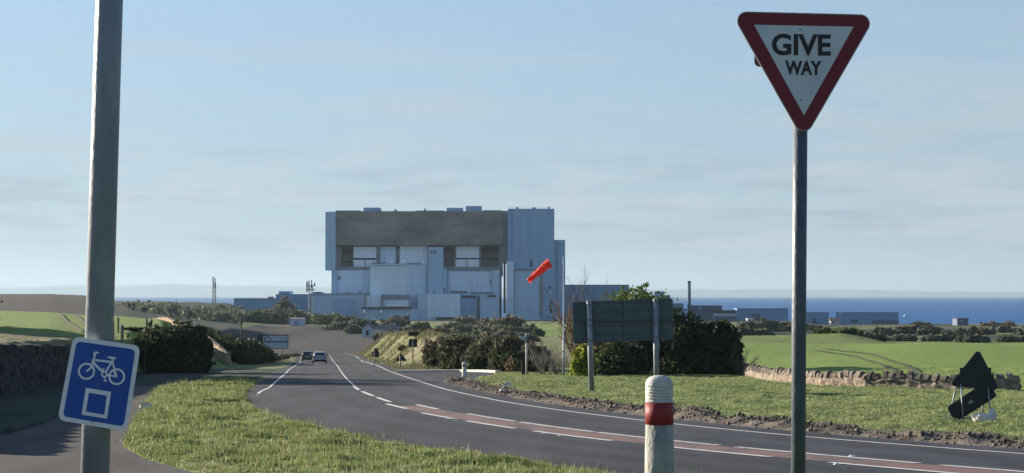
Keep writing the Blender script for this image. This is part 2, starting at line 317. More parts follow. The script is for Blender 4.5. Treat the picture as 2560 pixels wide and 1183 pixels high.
def build_ground():
    az = np.concatenate([np.arange(-180, -21, 3.0), np.arange(-21, 21, .07), np.arange(21, 180, 3.0)])
    rs = [1.5]
    while rs[-1] < 3300:
        r = rs[-1]; k = .09 if r < 18 else (.0075 if r < 135 else (.013 if r < 320 else (.02 if r < 1000 else .07))); rs.append(r*(1+k))
    rs = np.array(rs); A, R = np.meshgrid(np.radians(az), rs)
    x = (R*np.sin(A)).ravel(); y = (R*np.cos(A)).ravel()
    z = zbase(x, y) + lumps(x, y)
    n, m = len(az), len(rs)
    i = np.arange(m-1)[:,None]*n + np.arange(n)[None,:]; j = np.arange(m-1)[:,None]*n + (np.arange(n)[None,:]+1) % n
    q = np.stack([i, j, j+n, i+n], -1).reshape(-1, 4)
    V = np.stack([x, y, z], -1)
    c = len(V); V = np.vstack([V, [[0,0,-1.8]]])
    b, Y = bearing(x, y); off = road_off(x, y)
    d = wall_x(y) - x; left = (d > .5) & (b < 640)
    nz = fbm(x, y, 25, 71); nb = b + nz*30
    soil = soil_mask(x, y)
    rgt = ((y > 66) & (y <= 112) & (x > np.interp(y, XW_Y, XW_X)) & (b > 1800)) | ((Y > 112) & (nb > 1838))
    crop = np.zeros_like(x)
    crop = np.maximum(crop, (rgt & (Y < 206))*1.)
    crop = np.maximum(crop, left*smooth((Y-97-nz*8)/4)*(Y < 240)*(nb < 470))
    crop = np.maximum(crop, ((Y > 440+nz*20) & (Y < 690) & (b > 1060) & (b < 1480))*.9)
    crop = np.maximum(crop, ((Y > 225) & (Y < 268) & (b > 1830) & (b < 2190))*(.55+nz))
    plough = ((Y > 264) & (Y < 560) & (b < 300))*1.
    plough = np.maximum(plough, ((Y > 265) & (Y < np.interp(b,[440,600,640],[420,430,610])) & (nb > 440) & (b < 1050))*1.)
    dry = smooth((off-4.8)/1.2)*(off < 34)*((y > 133) & (y < 335))*(.75+nz)
    dry = np.maximum(dry, left*smooth((105-Y+nz*8)/4)*.75)
    dry = np.maximum(dry, ((off < -5) & (off > -11) & (y > 150) & (y < 320) & ~left)*.5)
    dry = np.maximum(dry, ((Y > 265) & (b > 1050) & (crop < .2))*np.clip(.35+nz*1.4, 0, .8))
    dry = np.maximum(dry, ((Y > 600) & (crop < .2))*.6); wood = (b < 600) & (Y > np.interp(b,[225,260,330,340,560,600],[560,300,268,268,420,440])); wood |= (y > 24) & (y < 99) & (x > wall_x(y)-.3) & (x < path_left(y)+.15*nz); wood |= (y >= 97) & (y < 152) & (x > wall_x(y)-.3) & (off < -5.5); wood |= (b > 1840) & (Y > 268) & (Y < 790) & (nz > -.12) & (crop < .2); dry = np.where(wood, 0, dry)  # also darkens the left verge and layby, putting their shade into the colour
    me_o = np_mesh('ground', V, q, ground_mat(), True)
    me = me_o.data
    at_ = me.attributes.new('mask', 'FLOAT_COLOR', 'POINT')
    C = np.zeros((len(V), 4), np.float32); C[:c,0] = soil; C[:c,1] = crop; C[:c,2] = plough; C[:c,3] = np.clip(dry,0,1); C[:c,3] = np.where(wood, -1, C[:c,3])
    at_.data.foreach_set('color', C.ravel())
    tag(me_o, kind='structure')
def ground_mat():
    m = bpy.data.materials.new('ground_cover'); m.use_nodes = True; N = m.node_tree.nodes; L = m.node_tree.links
    b = N['Principled BSDF']; b.inputs['Roughness'].default_value = .95; b.inputs['Specular IOR Level'].default_value = .1
    tc = N.new('ShaderNodeTexCoord'); a = N.new('ShaderNodeAttribute'); a.attribute_name = 'mask'
    sp = N.new('ShaderNodeSeparateColor'); L.new(a.outputs['Color'], sp.inputs[0])
    def ns(scale, c1, c2, lo=.3, hi=.7, st=(1,1,1), det=8):
        mp = N.new('ShaderNodeMapping'); mp.inputs['Scale'].default_value = st; L.new(tc.outputs['Object'], mp.inputs[0])
        n = N.new('ShaderNodeTexNoise'); n.inputs['Scale'].default_value = scale; n.inputs['Detail'].default_value = det; n.inputs['Roughness'].default_value = .65
        L.new(mp.outputs[0], n.inputs['Vector']); r = N.new('ShaderNodeValToRGB')
        r.color_ramp.elements[0].position = lo; r.color_ramp.elements[1].position = hi
        r.color_ramp.elements[0].color = (*c1,1); r.color_ramp.elements[1].color = (*c2,1); L.new(n.outputs['Fac'], r.inputs[0]); return r.outputs[0]
    def mixc(f, x, y):
        q = N.new('ShaderNodeMix'); q.data_type = 'RGBA'; L.new(f, q.inputs['Factor']); L.new(x, q.inputs['A']); L.new(y, q.inputs['B']); return q.outputs['Result']
    base = ns(.55, (.075,.115,.03), (.17,.195,.075))
    crop = ns(.045, (.12,.18,.045), (.155,.21,.06), .3, .7, (1,.5,1))
    plo = ns(.03, (.034,.034,.038), (.052,.049,.049), .3, .7)
    dry = ns(.3, (.08,.085,.045), (.20,.175,.115), .3, .7)
    soil = ns(1.1, (.05,.042,.036), (.165,.145,.125), .35, .7)
    c = mixc(a.outputs['Alpha'], base, dry); c = mixc(sp.outputs[1], c, crop); c = mixc(sp.outputs[2], c, plo); c = mixc(sp.outputs[0], c, soil)
    wood_shade = ns(.06, (.020,.032,.028), (.04,.055,.042)); ng = N.new('ShaderNodeMath'); ng.operation = 'LESS_THAN'; ng.inputs[1].default_value = -.3; L.new(a.outputs['Alpha'], ng.inputs[0]); c = mixc(ng.outputs[0], c, wood_shade)  # dark tone of woods and scrub, reused as painted shade on the left verge
    L.new(c, b.inputs['Base Color'])
    n2 = N.new('ShaderNodeTexNoise'); n2.inputs['Scale'].default_value = 5; n2.inputs['Detail'].default_value = 6; L.new(tc.outputs['Object'], n2.inputs['Vector'])
    bp = N.new('ShaderNodeBump'); bp.inputs['Strength'].default_value = .7; bp.inputs['Distance'].default_value = .12
    L.new(n2.outputs['Fac'], bp.inputs['Height']); L.new(bp.outputs[0], b.inputs['Normal'])
    return m
build_ground()

def asphalt(name, c1, c2, c3):
    m = mat(name, c1, c2, .35, .88, .35, 45, spec=.12, detail=9, stretch=(1,.35,1))
    N = m.node_tree.nodes; L = m.node_tree.links; b = N['Principled BSDF']
    src = b.inputs['Base Color'].links[0].from_socket
    tc = N['Texture Coordinate']; n = N.new('ShaderNodeTexNoise'); n.inputs['Scale'].default_value = 14; n.inputs['Detail'].default_value = 3
    L.new(tc.outputs['Object'], n.inputs['Vector'])
    q = N.new('ShaderNodeMix'); q.data_type = 'RGBA'; q.blend_type = 'MULTIPLY'; q.inputs['Factor'].default_value = .5
    r = N.new('ShaderNodeValToRGB'); r.color_ramp.elements[0].color = (.55,.55,.55,1); r.color_ramp.elements[1].color = (*c3,1)
    r.color_ramp.elements[0].position = .35; r.color_ramp.elements[1].position = .65
    L.new(n.outputs['Fac'], r.inputs[0]); L.new(src, q.inputs['A']); L.new(r.outputs[0], q.inputs['B']); 
    at_ = N.new('ShaderNodeAttribute'); at_.attribute_name = 'across'
    ab = N.new('ShaderNodeMath'); ab.operation = 'ABSOLUTE'; L.new(at_.outputs['Fac'], ab.inputs[0])
    dv = N.new('ShaderNodeMath'); dv.operation = 'MULTIPLY_ADD'; dv.inputs[1].default_value = 3.9; dv.inputs[2].default_value = -2.6; L.new(ab.outputs[0], dv.inputs[0])
    cs = N.new('ShaderNodeMath'); cs.operation = 'COSINE'; L.new(dv.outputs[0], cs.inputs[0])
    mp2 = N.new('ShaderNodeMapping'); mp2.inputs['Scale'].default_value = (.8,.06,1); L.new(tc.outputs['Object'], mp2.inputs[0]); n4 = N.new('ShaderNodeTexNoise'); n4.inputs['Scale'].default_value = 1; n4.inputs['Detail'].default_value = 8; L.new(mp2.outputs[0], n4.inputs['Vector'])
    ad = N.new('ShaderNodeMath'); ad.operation = 'MULTIPLY_ADD'; ad.inputs[1].default_value = .10; L.new(cs.outputs[0], ad.inputs[0]); L.new(n4.outputs['Fac'], ad.inputs[2])
    rg = N.new('ShaderNodeMapRange'); rg.inputs['From Min'].default_value = .3; rg.inputs['From Max'].default_value = .7; rg.inputs['To Min'].default_value = .74; rg.inputs['To Max'].default_value = 1.28; L.new(ad.outputs[0], rg.inputs['Value'])
    hv = N.new('ShaderNodeHueSaturation'); L.new(q.outputs['Result'], hv.inputs['Color']); L.new(rg.outputs[0], hv.inputs['Value']); L.new(hv.outputs[0], b.inputs['Base Color'])
    return m
M['asphalt'] = asphalt('road_asphalt', (.030,.036,.047), (.045,.052,.064), (1.2,1.2,1.2))
M['asphalt_path'] = asphalt('path_asphalt', (.040,.040,.043), (.058,.057,.06), (1.3,1.3,1.3))

def strip(name, ys, f0, f1, m, nx=2, dz=0., kind='structure'):
    """sheet between two offset curves (functions of y giving x), laid on the base terrain"""
    ys = np.asarray(ys, float); T = np.linspace(0, 1, nx)
    X = np.stack([f0(ys)*(1-t) + f1(ys)*t for t in T], 1); Yg = np.repeat(ys[:,None], nx, 1)
    Z = zbase(X.ravel(), Yg.ravel()).reshape(X.shape) + dz
    V = np.stack([X, Yg, Z], -1).reshape(-1, 3)
    i = (np.arange(len(ys)-1)[:,None]*nx + np.arange(nx-1)[None,:]).ravel()
    q = np.stack([i, i+1, i+nx+1, i+nx], -1)
    o = np_mesh(name, V, q, m, True)
    at_ = o.data.attributes.new('across', 'FLOAT', 'POINT'); at_.data.foreach_set('value', np.ascontiguousarray(road_off(X.ravel(), Yg.ravel()), np.float32))
    return tag(o, kind=kind)
def off_curve(o): 
    def f(y):
        m = road_x(y+.5)-road_x(y-.5); return road_x(y) + o*np.sqrt(1+m*m)
    return f
ROAD_Y = np.arange(8, 302, .6)
strip('road', ROAD_Y, off_curve(-5.7), off_curve(5.3), M['asphalt'], 14)
strip('path', np.arange(6, 100, .6), path_left, grass_left, M['asphalt_path'], 10, -.012)
strip('side_road', np.arange(92, 131.6, .5), off_curve(5.25), side_right, M['asphalt'], 10, -.008)
strip('concrete_apron', np.arange(130.8, 134.6, .4), off_curve(4.9), lambda y: np.full_like(y, -3.2), M['concrete'], 12, .05)
def apron_kerb():
    p = [(off_curve(4.6)(np.array([131.]))[0],131.0), (-8,130.8), (-4.3,130.4), (-2.4,127), (-1.3,123.5)]
    mb = MB()
    for (x0,y0),(x1,y1) in zip(p, p[1:]):
        z0 = float(zbase(x0,y0)[0]); z1 = float(zbase(x1,y1)[0]); d = Vector((x1-x0,y1-y0,0)).normalized(); n = Vector((-d.y,d.x,0))*.45
        a = [Vector((x0,y0,z0-.2)),Vector((x1,y1,z1-.2))]
        mb.add([a[0],a[1],a[1]+n,a[0]+n,a[0]+Vector((0,0,.36)),a[1]+Vector((0,0,.36)),a[1]+n+Vector((0,0,.36)),a[0]+n+Vector((0,0,.36))],
               [(0,3,2,1),(4,5,6,7),(0,1,5,4),(1,2,6,5),(2,3,7,6),(3,0,4,7)])
    tag(mb.build('kerb', M['concrete']), kind='structure')
apron_kerb()
# road markings: one sheet per marking
def line(y0, y1, off, w, m, name='road_marking', step=.5, dz=.012):
    ys = np.arange(y0, y1+1e-6, step); 
    if len(ys) < 2: ys = np.array([y0, y1])
    return strip(name, ys, off_curve(off-w/2), off_curve(off+w/2), m, 2, dz)
line(10, 300, 4.12, .13, M['white_paint'])
ys_ = np.arange(69.2, 300, .5); dr_ = lambda y: -4.3-.45*smooth((82-y)/14)-.3*smooth((y-110)/50)
strip('road_marking', ys_, lambda y: road_x(y)+(dr_(y)-.06)*1.01, lambda y: road_x(y)+(dr_(y)+.06)*1.01, M['white_paint'], 2, .012)
line(84, 270, 0, .11, M['white_paint'])
line(14, 55, .0, 1.0, M['red_hatch'], 'red_road_strip', dz=.006)
y = 15.
while y < 50:
    line(y, y+3.1+.03*y, -.6, .15, M['white_paint']); line(y-1.6, y+2.4+.03*y, .6, .15, M['white_paint']); y += 4.2 + .03*y
for a, b_ in ((52.5,57),(59,64.5),(66.2,73.5),(76,82.5)): line(a, b_, -.05 if a > 58 else -.42, .18, M['white_paint'])
line(52.2, 56.5, .5, .16, M['white_paint'])
# tyre tracks in the crops
def track(pts, w, m):
    P = [Vector((p[0],p[1],0)) for p in pts]; V=[]; q=[]
    den = [P[0].lerp(P[0],0)]
    out = []
    for i in range(len(P)-1):
        for k in range(14): out.append(P[i].lerp(P[i+1], k/14))
    out.append(P[-1])
    for i, p in enumerate(out):
        d = (out[min(i+1,len(out)-1)]-out[max(i-1,0)]).normalized(); n = Vector((-d.y,d.x,0))*w/2
        for s in (-1,1):
            v = p+n*s; V.append((v.x, v.y, gz(v.x,v.y)+.10))
    q = [(2*i,2*i+1,2*i+3,2*i+2) for i in range(len(out)-1)]
    tag(np_mesh('tyre_track', V, q, m, True), kind='structure')
M['track'] = mat('track_soil', (.028,.036,.014), (.04,.05,.018), 1, .95)
def ray_ground(px, py, y0=20, y1=900):
    ys = np.arange(y0, y1, .25); d = [(at(px,py,1.))]; x = d[0].x*ys; z = d[0].z*ys
    g = zbase(x, ys); k = np.argmax(g >= z); return (x[k], ys[k])
for pts in ([(2035,877),(2130,892),(2200,912),(2262,945),(2275,957)], [(2060,873),(2180,888),(2260,915),(2300,940),(2318,962)]):
    track([ray_ground(px,py,112 if py<940 else 84) for px,py in pts], .38, M['track'])
for pts in ([(150,786),(165,805),(205,832)], [(188,789),(200,800),(214,815)]):
    track([ray_ground(px,py,100) for px,py in pts], .42, M['track'])

# sea, distant coast
def sea_mat():
    m = mat('sea_water', (.014,.085,.235), (.022,.10,.265), .0035, .6, 0, spec=.08, stretch=(.4,1,1), detail=9, lo=.3, hi=.7)
    return m
mb = MB(); n = 96; mb.v = [(0,0,-15.6)] + [(13500*math.sin(2*math.pi*k/n), 13500*math.cos(2*math.pi*k/n), -15.6) for k in range(n)]
mb.f = [(0, 1+(k+1)%n, 1+k) for k in range(n)]; tag(mb.build('sea', sea_mat()), kind='structure')
def hills():
    V=[]; q=[]; N=260; xs = np.linspace(-10600, 10600, N)
    b = 1280 + xs/25000*F
    top = np.interp(b, [-400,200,290,420,500,560,800,1100,1400,1700,2100,2300,2560,3000], [724,712,712,705,711,712,714,716,717,719,722,726,730,735])
    h = -(top-EYE)/F*25000 + 28*fbm(xs, xs*0, 950, 5, 4)-14
    for i, x in enumerate(xs):
        V += [(x, 24400, -240), (x, 24750, h[i]*.75), (x, 25000, h[i]), (x, 26200, -240)]
    for i in range(N-1):
        for k in range(3): q.append((4*i+k, 4*i+4+k, 4*i+5+k, 4*i+1+k))
    tag(np_mesh('hills', V, q, mat('far_coast', (.06,.08,.06), (.10,.11,.08), .0005, .95), True), kind='structure')
hills()
#PART2
# ------------------------------------------------------------ walls, hedges, trees
def rough_wall(pts, h, th, rough=.05, seed=0, sink=.3, taper=.25, step=.22, hf=None, topn=.06, rows=0):
    """pts: (x,y); returns V,F of a rough rubble wall"""
    P = [Vector((p[0],p[1],0)) for p in pts]; seg = []
    for a, b in zip(P, P[1:]):
        k = max(2, int((b-a).length/step)); seg += [a.lerp(b, i/k) for i in range(k)]
    seg.append(P[-1]); n = len(seg)
    prof = [(-.5,0),(-.48,.2),(-.46,.4),(-.44,.6),(-.42,.8),(-.36,1),(0,1.03),(.36,1),(.42,.8),(.44,.6),(.46,.4),(.48,.2),(.5,0)]
    if rows: prof = [(-.5+.13*k/rows, k/rows) for k in range(rows+1)]+[(0,1.03)]+[(.37+.13*k/rows, 1-k/rows) for k in range(rows+1)]
    V = []
    for i, p in enumerate(seg):
        d = (seg[min(i+1,n-1)]-seg[max(i-1,0)]).normalized(); nn = Vector((d.y,-d.x,0))
        z0 = gz(p.x, p.y)-sink; hh = (h if hf is None else hf(i/(n-1)))+sink
        hh *= 1 + topn*(random.random()-.5) + topn*1.5*math.sin(i*.9+seed)*random.random()
        for u, v in prof:
            q = p + nn*(u*th); r = rough if 0 < v else 0
            V.append((q.x+random.uniform(-r,r), q.y+random.uniform(-r,r), z0+v*hh+random.uniform(-r,r)*(.6 if v<1 else 1)))
    m = len(prof); F_ = []
    for i in range(n-1):
        for k in range(m-1): F_.append((i*m+k, (i+1)*m+k, (i+1)*m+k+1, i*m+k+1))
    caps = [tuple(range(m)), tuple(reversed(range((n-1)*m, n*m)))]
    return V, F_, caps, seg
def wall_part(name, V, F_, caps, m, parent, origin):
    mb = MB(); mb.v = list(V); mb.f = list(F_)+caps; return mb.build(name, m, parent, False, origin)

def leaves(C, R, n, size, rng, inner=.55, aspect=1.7, squash=.85):
    C = np.asarray(C, float); R = np.asarray(R, float); w = R**2/np.sum(R**2); k = rng.choice(len(R), n, p=w)
    d = rng.normal(size=(n,3)); d /= np.linalg.norm(d, axis=1)[:,None]
    r = R[k]*(inner+(1.08-inner)*rng.random(n)**.7)
    ns_ = max(20, len(R)*2); sd = rng.normal(size=(ns_,3)); sd[:,2] = np.abs(sd[:,2])*.9; sd /= np.linalg.norm(sd,axis=1)[:,None]; sk = rng.integers(len(R), size=ns_)
    j = rng.integers(ns_, size=n); spr = rng.random(n) < .13
    d = np.where(spr[:,None], sd[j]+.10*d, d); k = np.where(spr, sk[j], k); r = np.where(spr, R[k]*(.9+.65*rng.random(n)), r)
    p = C[k]+d*r[:,None]*np.array([1,1,squash])
    a = rng.normal(size=(n,3)); a /= np.linalg.norm(a,axis=1)[:,None]; b = np.cross(a, rng.normal(size=(n,3))); b /= np.linalg.norm(b,axis=1)[:,None]+1e-9
    s = size*(.55+.9*rng.random(n))[:,None]; a = a*s*aspect*.5; b = b*s*.5
    V = np.stack([p-a, p+b*.9, p+a, p-b*.9], 1).reshape(-1,3); return V, np.arange(4*n).reshape(-1,4)
def crown_blobs(w, d, h, z0, nb, rng, rs=(.16,.3), dome=1.):
    C=[];R=[]
    while len(C) < nb:
        u = rng.uniform(-1,1,3); rr = math.sqrt(u[0]**2+u[1]**2)
        if rr > 1 or u[2] > math.sqrt(max(0,1-rr**1.6))*dome: continue
        r = rng.uniform(*rs)*min(w, h*1.2, d*1.5)
        C.append((u[0]*(w/2-r*.9), u[1]*(d/2-r*.7), z0+max(r*.6, (u[2]*.5+.5)*(h-r*1.0)))); R.append(r)
    return C, R
def twigs(mb, rng, base, h, n, spread, r0, depth=3, lean=(0,0)):
    def grow(p, d, L, r, k):
        q = p + d*L*.55 + Vector(rng.normal(size=3))*L*.05; e = q + (d+Vector(rng.normal(size=3))*.16).normalized()*L*.5
        mb.tube([p,q,e],[r,r*.75,r*.45],4 if k>1 else 3,False)
        if k > 0:
            for i in range(3 if k>1 else 4):
                t = rng.uniform(.35,1); o = p.lerp(q,min(1,t*1.2)) if t<.6 else q.lerp(e,(t-.6)/.4)
                grow(o, (d+Vector(rng.normal(size=3))*.5+Vector((0,0,.25))).normalized(), L*rng.uniform(.45,.7), r*.5, k-1)
    for i in range(n):
        a = rng.uniform(0,6.28); d = Vector((math.cos(a)*spread+lean[0], math.sin(a)*spread+lean[1], 1)).normalized()
        grow(Vector(base)+Vector((math.cos(a),math.sin(a),0))*r0*2, d, h*rng.uniform(.45,.62), r0, depth)
def plant(name, label, cat, px, Y, wpx, top, m, leaf, n, nb=26, trunk=True, dpth=.8, group=None, base=None, rs=(.16,.3), crown0=.0, seed=1, copies=None, dome=1., lean=0):
    rng = np.random.default_rng(seed); x = at(px, 700, Y).x; z = gz(x, Y) if base is None else base
    ztop = at(px, top, Y).z; h = max(.5, ztop-z); w = wpx/F*Y
    t = thing(name, label, cat, (x, Y, z), group)
    C, R = crown_blobs(w, w*dpth, h*(1-crown0)+.1*h, h*crown0-.1*h, nb, rng, rs, dome)
    C = [(c[0]+lean*c[2], c[1], c[2]) for c in C]
    V, q = leaves(C, R, n, leaf, rng); np_mesh('crown', V, q, m, False, t)
    if name == 'hedgerow_shrub' and h > 2:
        mb = MB(); twigs(mb, rng, (0,-.3,-.2), h*1.12, 9, .55, .035, 3); mb.build('branch', M['twig'], t)
    if trunk:
        mb = MB(); r = .035*h+.03
        mb.tube([(0,0,-.3),(.1*r,0,h*.25),(r*.8,.1,h*.5),(0,.2,h*.78)],[r*1.25,r,r*.7,r*.3],8)
        for i in range(6):
            c = C[int(rng.integers(len(C)))]; mb.tube([(r*.3,0,h*(.2+.06*i)),(c[0]*.5,c[1]*.5,(c[2]+h*.3)*.55),c],[r*.5,r*.3,r*.12],5)
        mb.build('trunk' if h > 2.2 else 'stem', M['bark'], t)
    return t
def hedge_mass(name, label, cat, pts, m, leaf, n, seed, core=None, nbf=2.0):
    """pts: (x,y,height,width) along its run"""
    rng = np.random.default_rng(seed); C=[];R=[]
    pts = [(at(px,700,y).x, y, at(px,py,y).z-gz(at(px,700,y).x,y), w) for px,y,py,w in pts]
    for (x0,y0,h0,w0),(x1,y1,h1,w1) in zip(pts, pts[1:]):
        L = math.hypot(x1-x0,y1-y0); k = int(L*nbf)+2
        for i in range(k):
            t = rng.random(); h = h0+(h1-h0)*t; w = w0+(w1-w0)*t; x = x0+(x1-x0)*t; y = y0+(y1-y0)*t
            r = rng.uniform(.2,.34)*min(h,w)+.12; nx, ny = (y1-y0)/L, -(x1-x0)/L; o = rng.uniform(-.5,.5)*max(.05,w-1.6*r)
            zz = rng.random()**.7*max(.05,(h-r*1.02))
            C.append((x+nx*o, y+ny*o, gz(x,y)+max(zz, r*.4))); R.append(r)
    o = (pts[0][0], pts[0][1], gz(pts[0][0], pts[0][1])); C = np.array(C)-np.array(o)
    t = thing(name, label, cat, o); V, q = leaves(C, R, n, leaf, rng, .5); np_mesh('foliage', V, q, m, False, t)
    for i in np.linspace(0, len(C)-1, 4).astype(int):
        mb = MB(); mb.tube([(C[i][0],C[i][1],-.4+gz(C[i][0]+o[0],C[i][1]+o[1])-o[2]),tuple(C[i])],[.08,.03],6); mb.build('stem', M['bark'], t)
    return t

# left retaining wall, in its own shade
w1 = thing('stone_wall', 'dark shaded rubble wall beside the footpath, behind the blue bicycle sign', 'wall', (-18.3,57,gz(-17.8,57)))
V,Fq,cp,sg = rough_wall([(wall_x(y)-.45,y) for y in np.arange(34,118,4.)], 1.0, .6, .06, 1, hf=lambda t: 1.75+.2*math.sin(9*t)*.5, sink=.9, rows=9)
V = [(a,b,c+0) for a,b,c in V]
# base on the path side, so the height is measured from the path
V2=[]; nprof=21
for i,p in enumerate(sg):
    zb = float(zbase(p.x+.9,p.y)[0])-.3; zs=[V[i*nprof+k][2] for k in range(nprof)]; lo=min(zs)
    for k in range(nprof):
        a,b,c=V[i*nprof+k]; V2.append((a,b,zb+(c-lo)*(2.2/(max(zs)-lo))))
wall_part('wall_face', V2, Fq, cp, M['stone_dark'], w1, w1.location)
mb=MB()
for i in range(0,len(sg)-1,2):
    p=sg[i]; zt=max(V2[i*nprof+k][2] for k in range(nprof)); s=random.uniform(.14,.26)
    c=(p.x+random.uniform(-.1,.1),p.y,zt+s*.3); mb.prism([(c[0]-.28,c[1]-s*.8,c[2]-s),(c[0]+.28,c[1]-s*.7,c[2]-s),(c[0]+.25,c[1]-s*.5,c[2]+s*.6),(c[0]-.2,c[1]-s*.6,c[2]+s*.8)],(random.uniform(-.06,.06),s*1.5,random.uniform(-.05,.05)))
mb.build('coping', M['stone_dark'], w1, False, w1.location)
# tall overgrown mass at the field gate
hedge_mass('hedge', 'tall dark rounded hedge at the field gate, to the right of the blue bicycle sign', 'hedge', [(336,123,878,3),(350,124,846,4),(376,125,815,5),(420,126,807,5.2),(446,127,803,4.6),(456,127.5,808,3.6)], M['leaf_dark'], .24, 17000, 3, nbf=26)
hedge_mass('bush', 'narrow dark bush touching the right end of the tall gate hedge', 'bush', [(497,127.5,809,1.5),(503,128,812,1.7),(508,128.5,838,1.4)], M['leaf_dark'], .22, 6500, 4, nbf=24)
hedge_mass('hedge', 'dark roadside hedge tapering down towards the white route sign', 'hedge', [(497,218,816,1.6),(522,206,820,2),(550,194,830,2.6),(585,184,844,3.2),(605,190,842,4),(630,205,856,4.5),(655,222,876,4),(690,240,893,3),(740,266,899,2)], M['leaf_dark'], .3, 24000, 5, nbf=5)
hedge_mass('hedge', 'low ragged dark hedge behind the fence posts, left of the gate hedge', 'hedge', [(316,150,826,1.5),(345,152,820,1.6),(372,154,826,1.6)], M['leaf_dark'], .22, 2500, 6, nbf=8)
w2 = thing('stone_wall', 'sunlit sandy stone wall curving away behind the tall gate hedge', 'wall', (-30,170,gz(-30,170)))
V,Fq,cp,sg = rough_wall([(-29.9,169),(-32,175),(-35,184),(-39,198),(-46,220),(-53,242),(-60,262)], 1.3, .55, .05, 2, hf=lambda t: 1.3-.75*min(1,t*1.3), rows=6)
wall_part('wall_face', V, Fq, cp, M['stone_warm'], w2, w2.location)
mb=MB()
for x,y in ((-29.75,168.6),):
    g=gz(x,y); mb.prism([(x-.22,y-.3,g-.3),(x+.22,y-.3,g-.3),(x+.18,y-.28,g+.6),(x-.12,y-.3,g+.95)],(0,.6,0))
mb.build('gate_pier', M['stone_warm'], w2, False, w2.location)
# right field wall
w3 = thing('stone_wall', 'low dry stone wall with upright coping stones along the right hand green field', 'wall', (15,85,gz(15,85)))
PW = [(16.3,112),(15.8,105),(15.2,95),(15,86),(15.8,81),(17.3,78),(22,74.3),(23.3,73.6)]
V,Fq,cp,sg = rough_wall(PW, .44, .5, .05, 3, sink=.25)
wall_part('wall_face', V, Fq, cp, M['stone'], w3, w3.location)
mb=MB()
L=0; nxt=0
for i in range(len(sg)-1):
    d=(sg[i+1]-sg[i]); L+=d.length
    if L>nxt:
        p=sg[i]; d=d.normalized(); nn=Vector((d.y,-d.x,0)); zt=max(V[i*13+k][2] for k in range(13)); s=random.uniform(.16,.32); hh=random.uniform(.2,.36)
        tl=random.uniform(-.12,.12); c=Vector((p.x,p.y,zt-.06)); pol=[]
        for u,v in ((-1,0),(-1.02,.55),(-.55,.95),(.1,1.05),(.7,.9),(1,.4),(1,0)):
            pol.append(c+nn*(u*.23*random.uniform(.85,1.1))+Vector((0,0,v*hh*random.uniform(.85,1.15)))+d*tl*v)
        mb.prism(pol, d*s); nxt=L+s*1.05
mb.build('coping', M['coping'], w3, False, w3.location)

# shrubs and trees, near to far
plant('evergreen_tree','dark evergreen tree behind the right half of the green direction sign back','tree',1615,116,150,722,M['leaf_dark'],.22,13000,46,seed=11,rs=(.13,.24),crown0=.08)
plant('evergreen_tree','dark spreading evergreen between the direction sign back and the give way post','tree',1722,114,190,768,M['leaf_dark'],.22,15000,50,seed=12,rs=(.12,.22),dome=.95)
plant('shrub','ragged dark shrub where the dry stone wall starts, left of the give way post','shrub',1810,113,110,790,M['leaf_dark'],.22,6500,36,seed=13,rs=(.12,.22))
plant('shrub','dark low shrub under the direction sign back, between its two posts','shrub',1555,112,150,842,M['leaf_dark'],.2,9000,40,seed=14,rs=(.14,.26))
plant('gorse_bush','bright yellow green bush at the left post of the direction sign','bush',1458,108,74,852,M['leaf_gorse'],.16,4200,26,seed=15,rs=(.14,.26))
plant('evergreen_tree','sunny green treetop showing above the middle of the direction sign back','tree',1600,121,230,700,M['leaf_green'],.2,14000,80,seed=16,crown0=.3)
def bare(name,label,cat,px,Y,top,n,spread,m,seed,r0=.06,depth=3,lean=(0,0)):
    rng=np.random.default_rng(seed); x=at(px,700,Y).x; z=gz(x,Y); h=at(px,top,Y).z-z; t=thing(name,label,cat,(x,Y,z)); mb=MB()
    twigs(mb,rng,(0,0,-.2),h,n,spread,r0,depth,lean); mb.build('branch',m,t); return t
bare('bare_tree','brown leafless tree behind the left end of the direction sign back','tree',1468,120,712,16,.5,M['twig'],21,.12,4)
bare('bare_shrub','grey leafless shrub right of the finger post','shrub',1362,112,836,15,.6,M['twig_grey'],22,.035,3)
bare('bare_shrub','grey leafless shrub beside the foot of the windsock mast','shrub',1396,113,850,13,.65,M['twig_grey'],23,.03,3)
bare('bare_shrub','thin leafless shrub leaning over the crop, right of the evergreens','shrub',1848,112,845,12,.7,M['twig'],24,.03,3,(.35,0))
hd=[('olive hedgerow shrub at the left end of the mid hedge, right of the square sign',1098,146,84,836,'leaf_brown'),
    ('brown rounded shrub behind the far bollard',1150,138,125,826,'leaf_olive'),
    ('dark olive shrub right of the far bollard',1215,133,125,832,'leaf_olive'),
    ('tall olive shrub left of the finger post',1275,128,120,832,'leaf_olive'),
    ('brownish shrub just behind the finger post',1328,126,90,846,'leaf_brown')]
for i,(lb,px,Y,w,tp,m_) in enumerate(hd):
    plant('hedgerow_shrub',lb,'shrub',px,Y,w,tp,M[m_],.2,8500,56,seed=30+i,rs=(.13,.25),group='shrubs of the mid hedge')
    plant('hedgerow_shrub','low dark undergrowth at the foot of the '+['mid hedge left end','shrub behind the far bollard','shrub right of the far bollard','shrub left of the finger post','shrub behind the finger post'][i],'shrub',px+4,Y-2.5,w*.9,tp+38,M['leaf_dark'],.2,3000,24,seed=50+i,rs=(.2,.32),group='shrubs of the mid hedge')
plant('reed_clump','tan dry clump left of the black bin by the finger post','bush',1284,124,48,892,M['leaf_tan'],.16,2500,18,seed=41,trunk=False)
plant('shrub','brown scrub hump on the bank left of the mid hedge','shrub',1075,185,110,822,M['leaf_brown'],.28,3500,24,seed=42)
for i,(lb,px,Y,w,tp) in enumerate((('small olive bush on the bank just left of the square sign',1014,178,40,868),)):
    plant('scrub_bush',lb,'bush',px,Y,w,tp,M['leaf_olive'],.2,1400,16,seed=230+i,trunk=False)
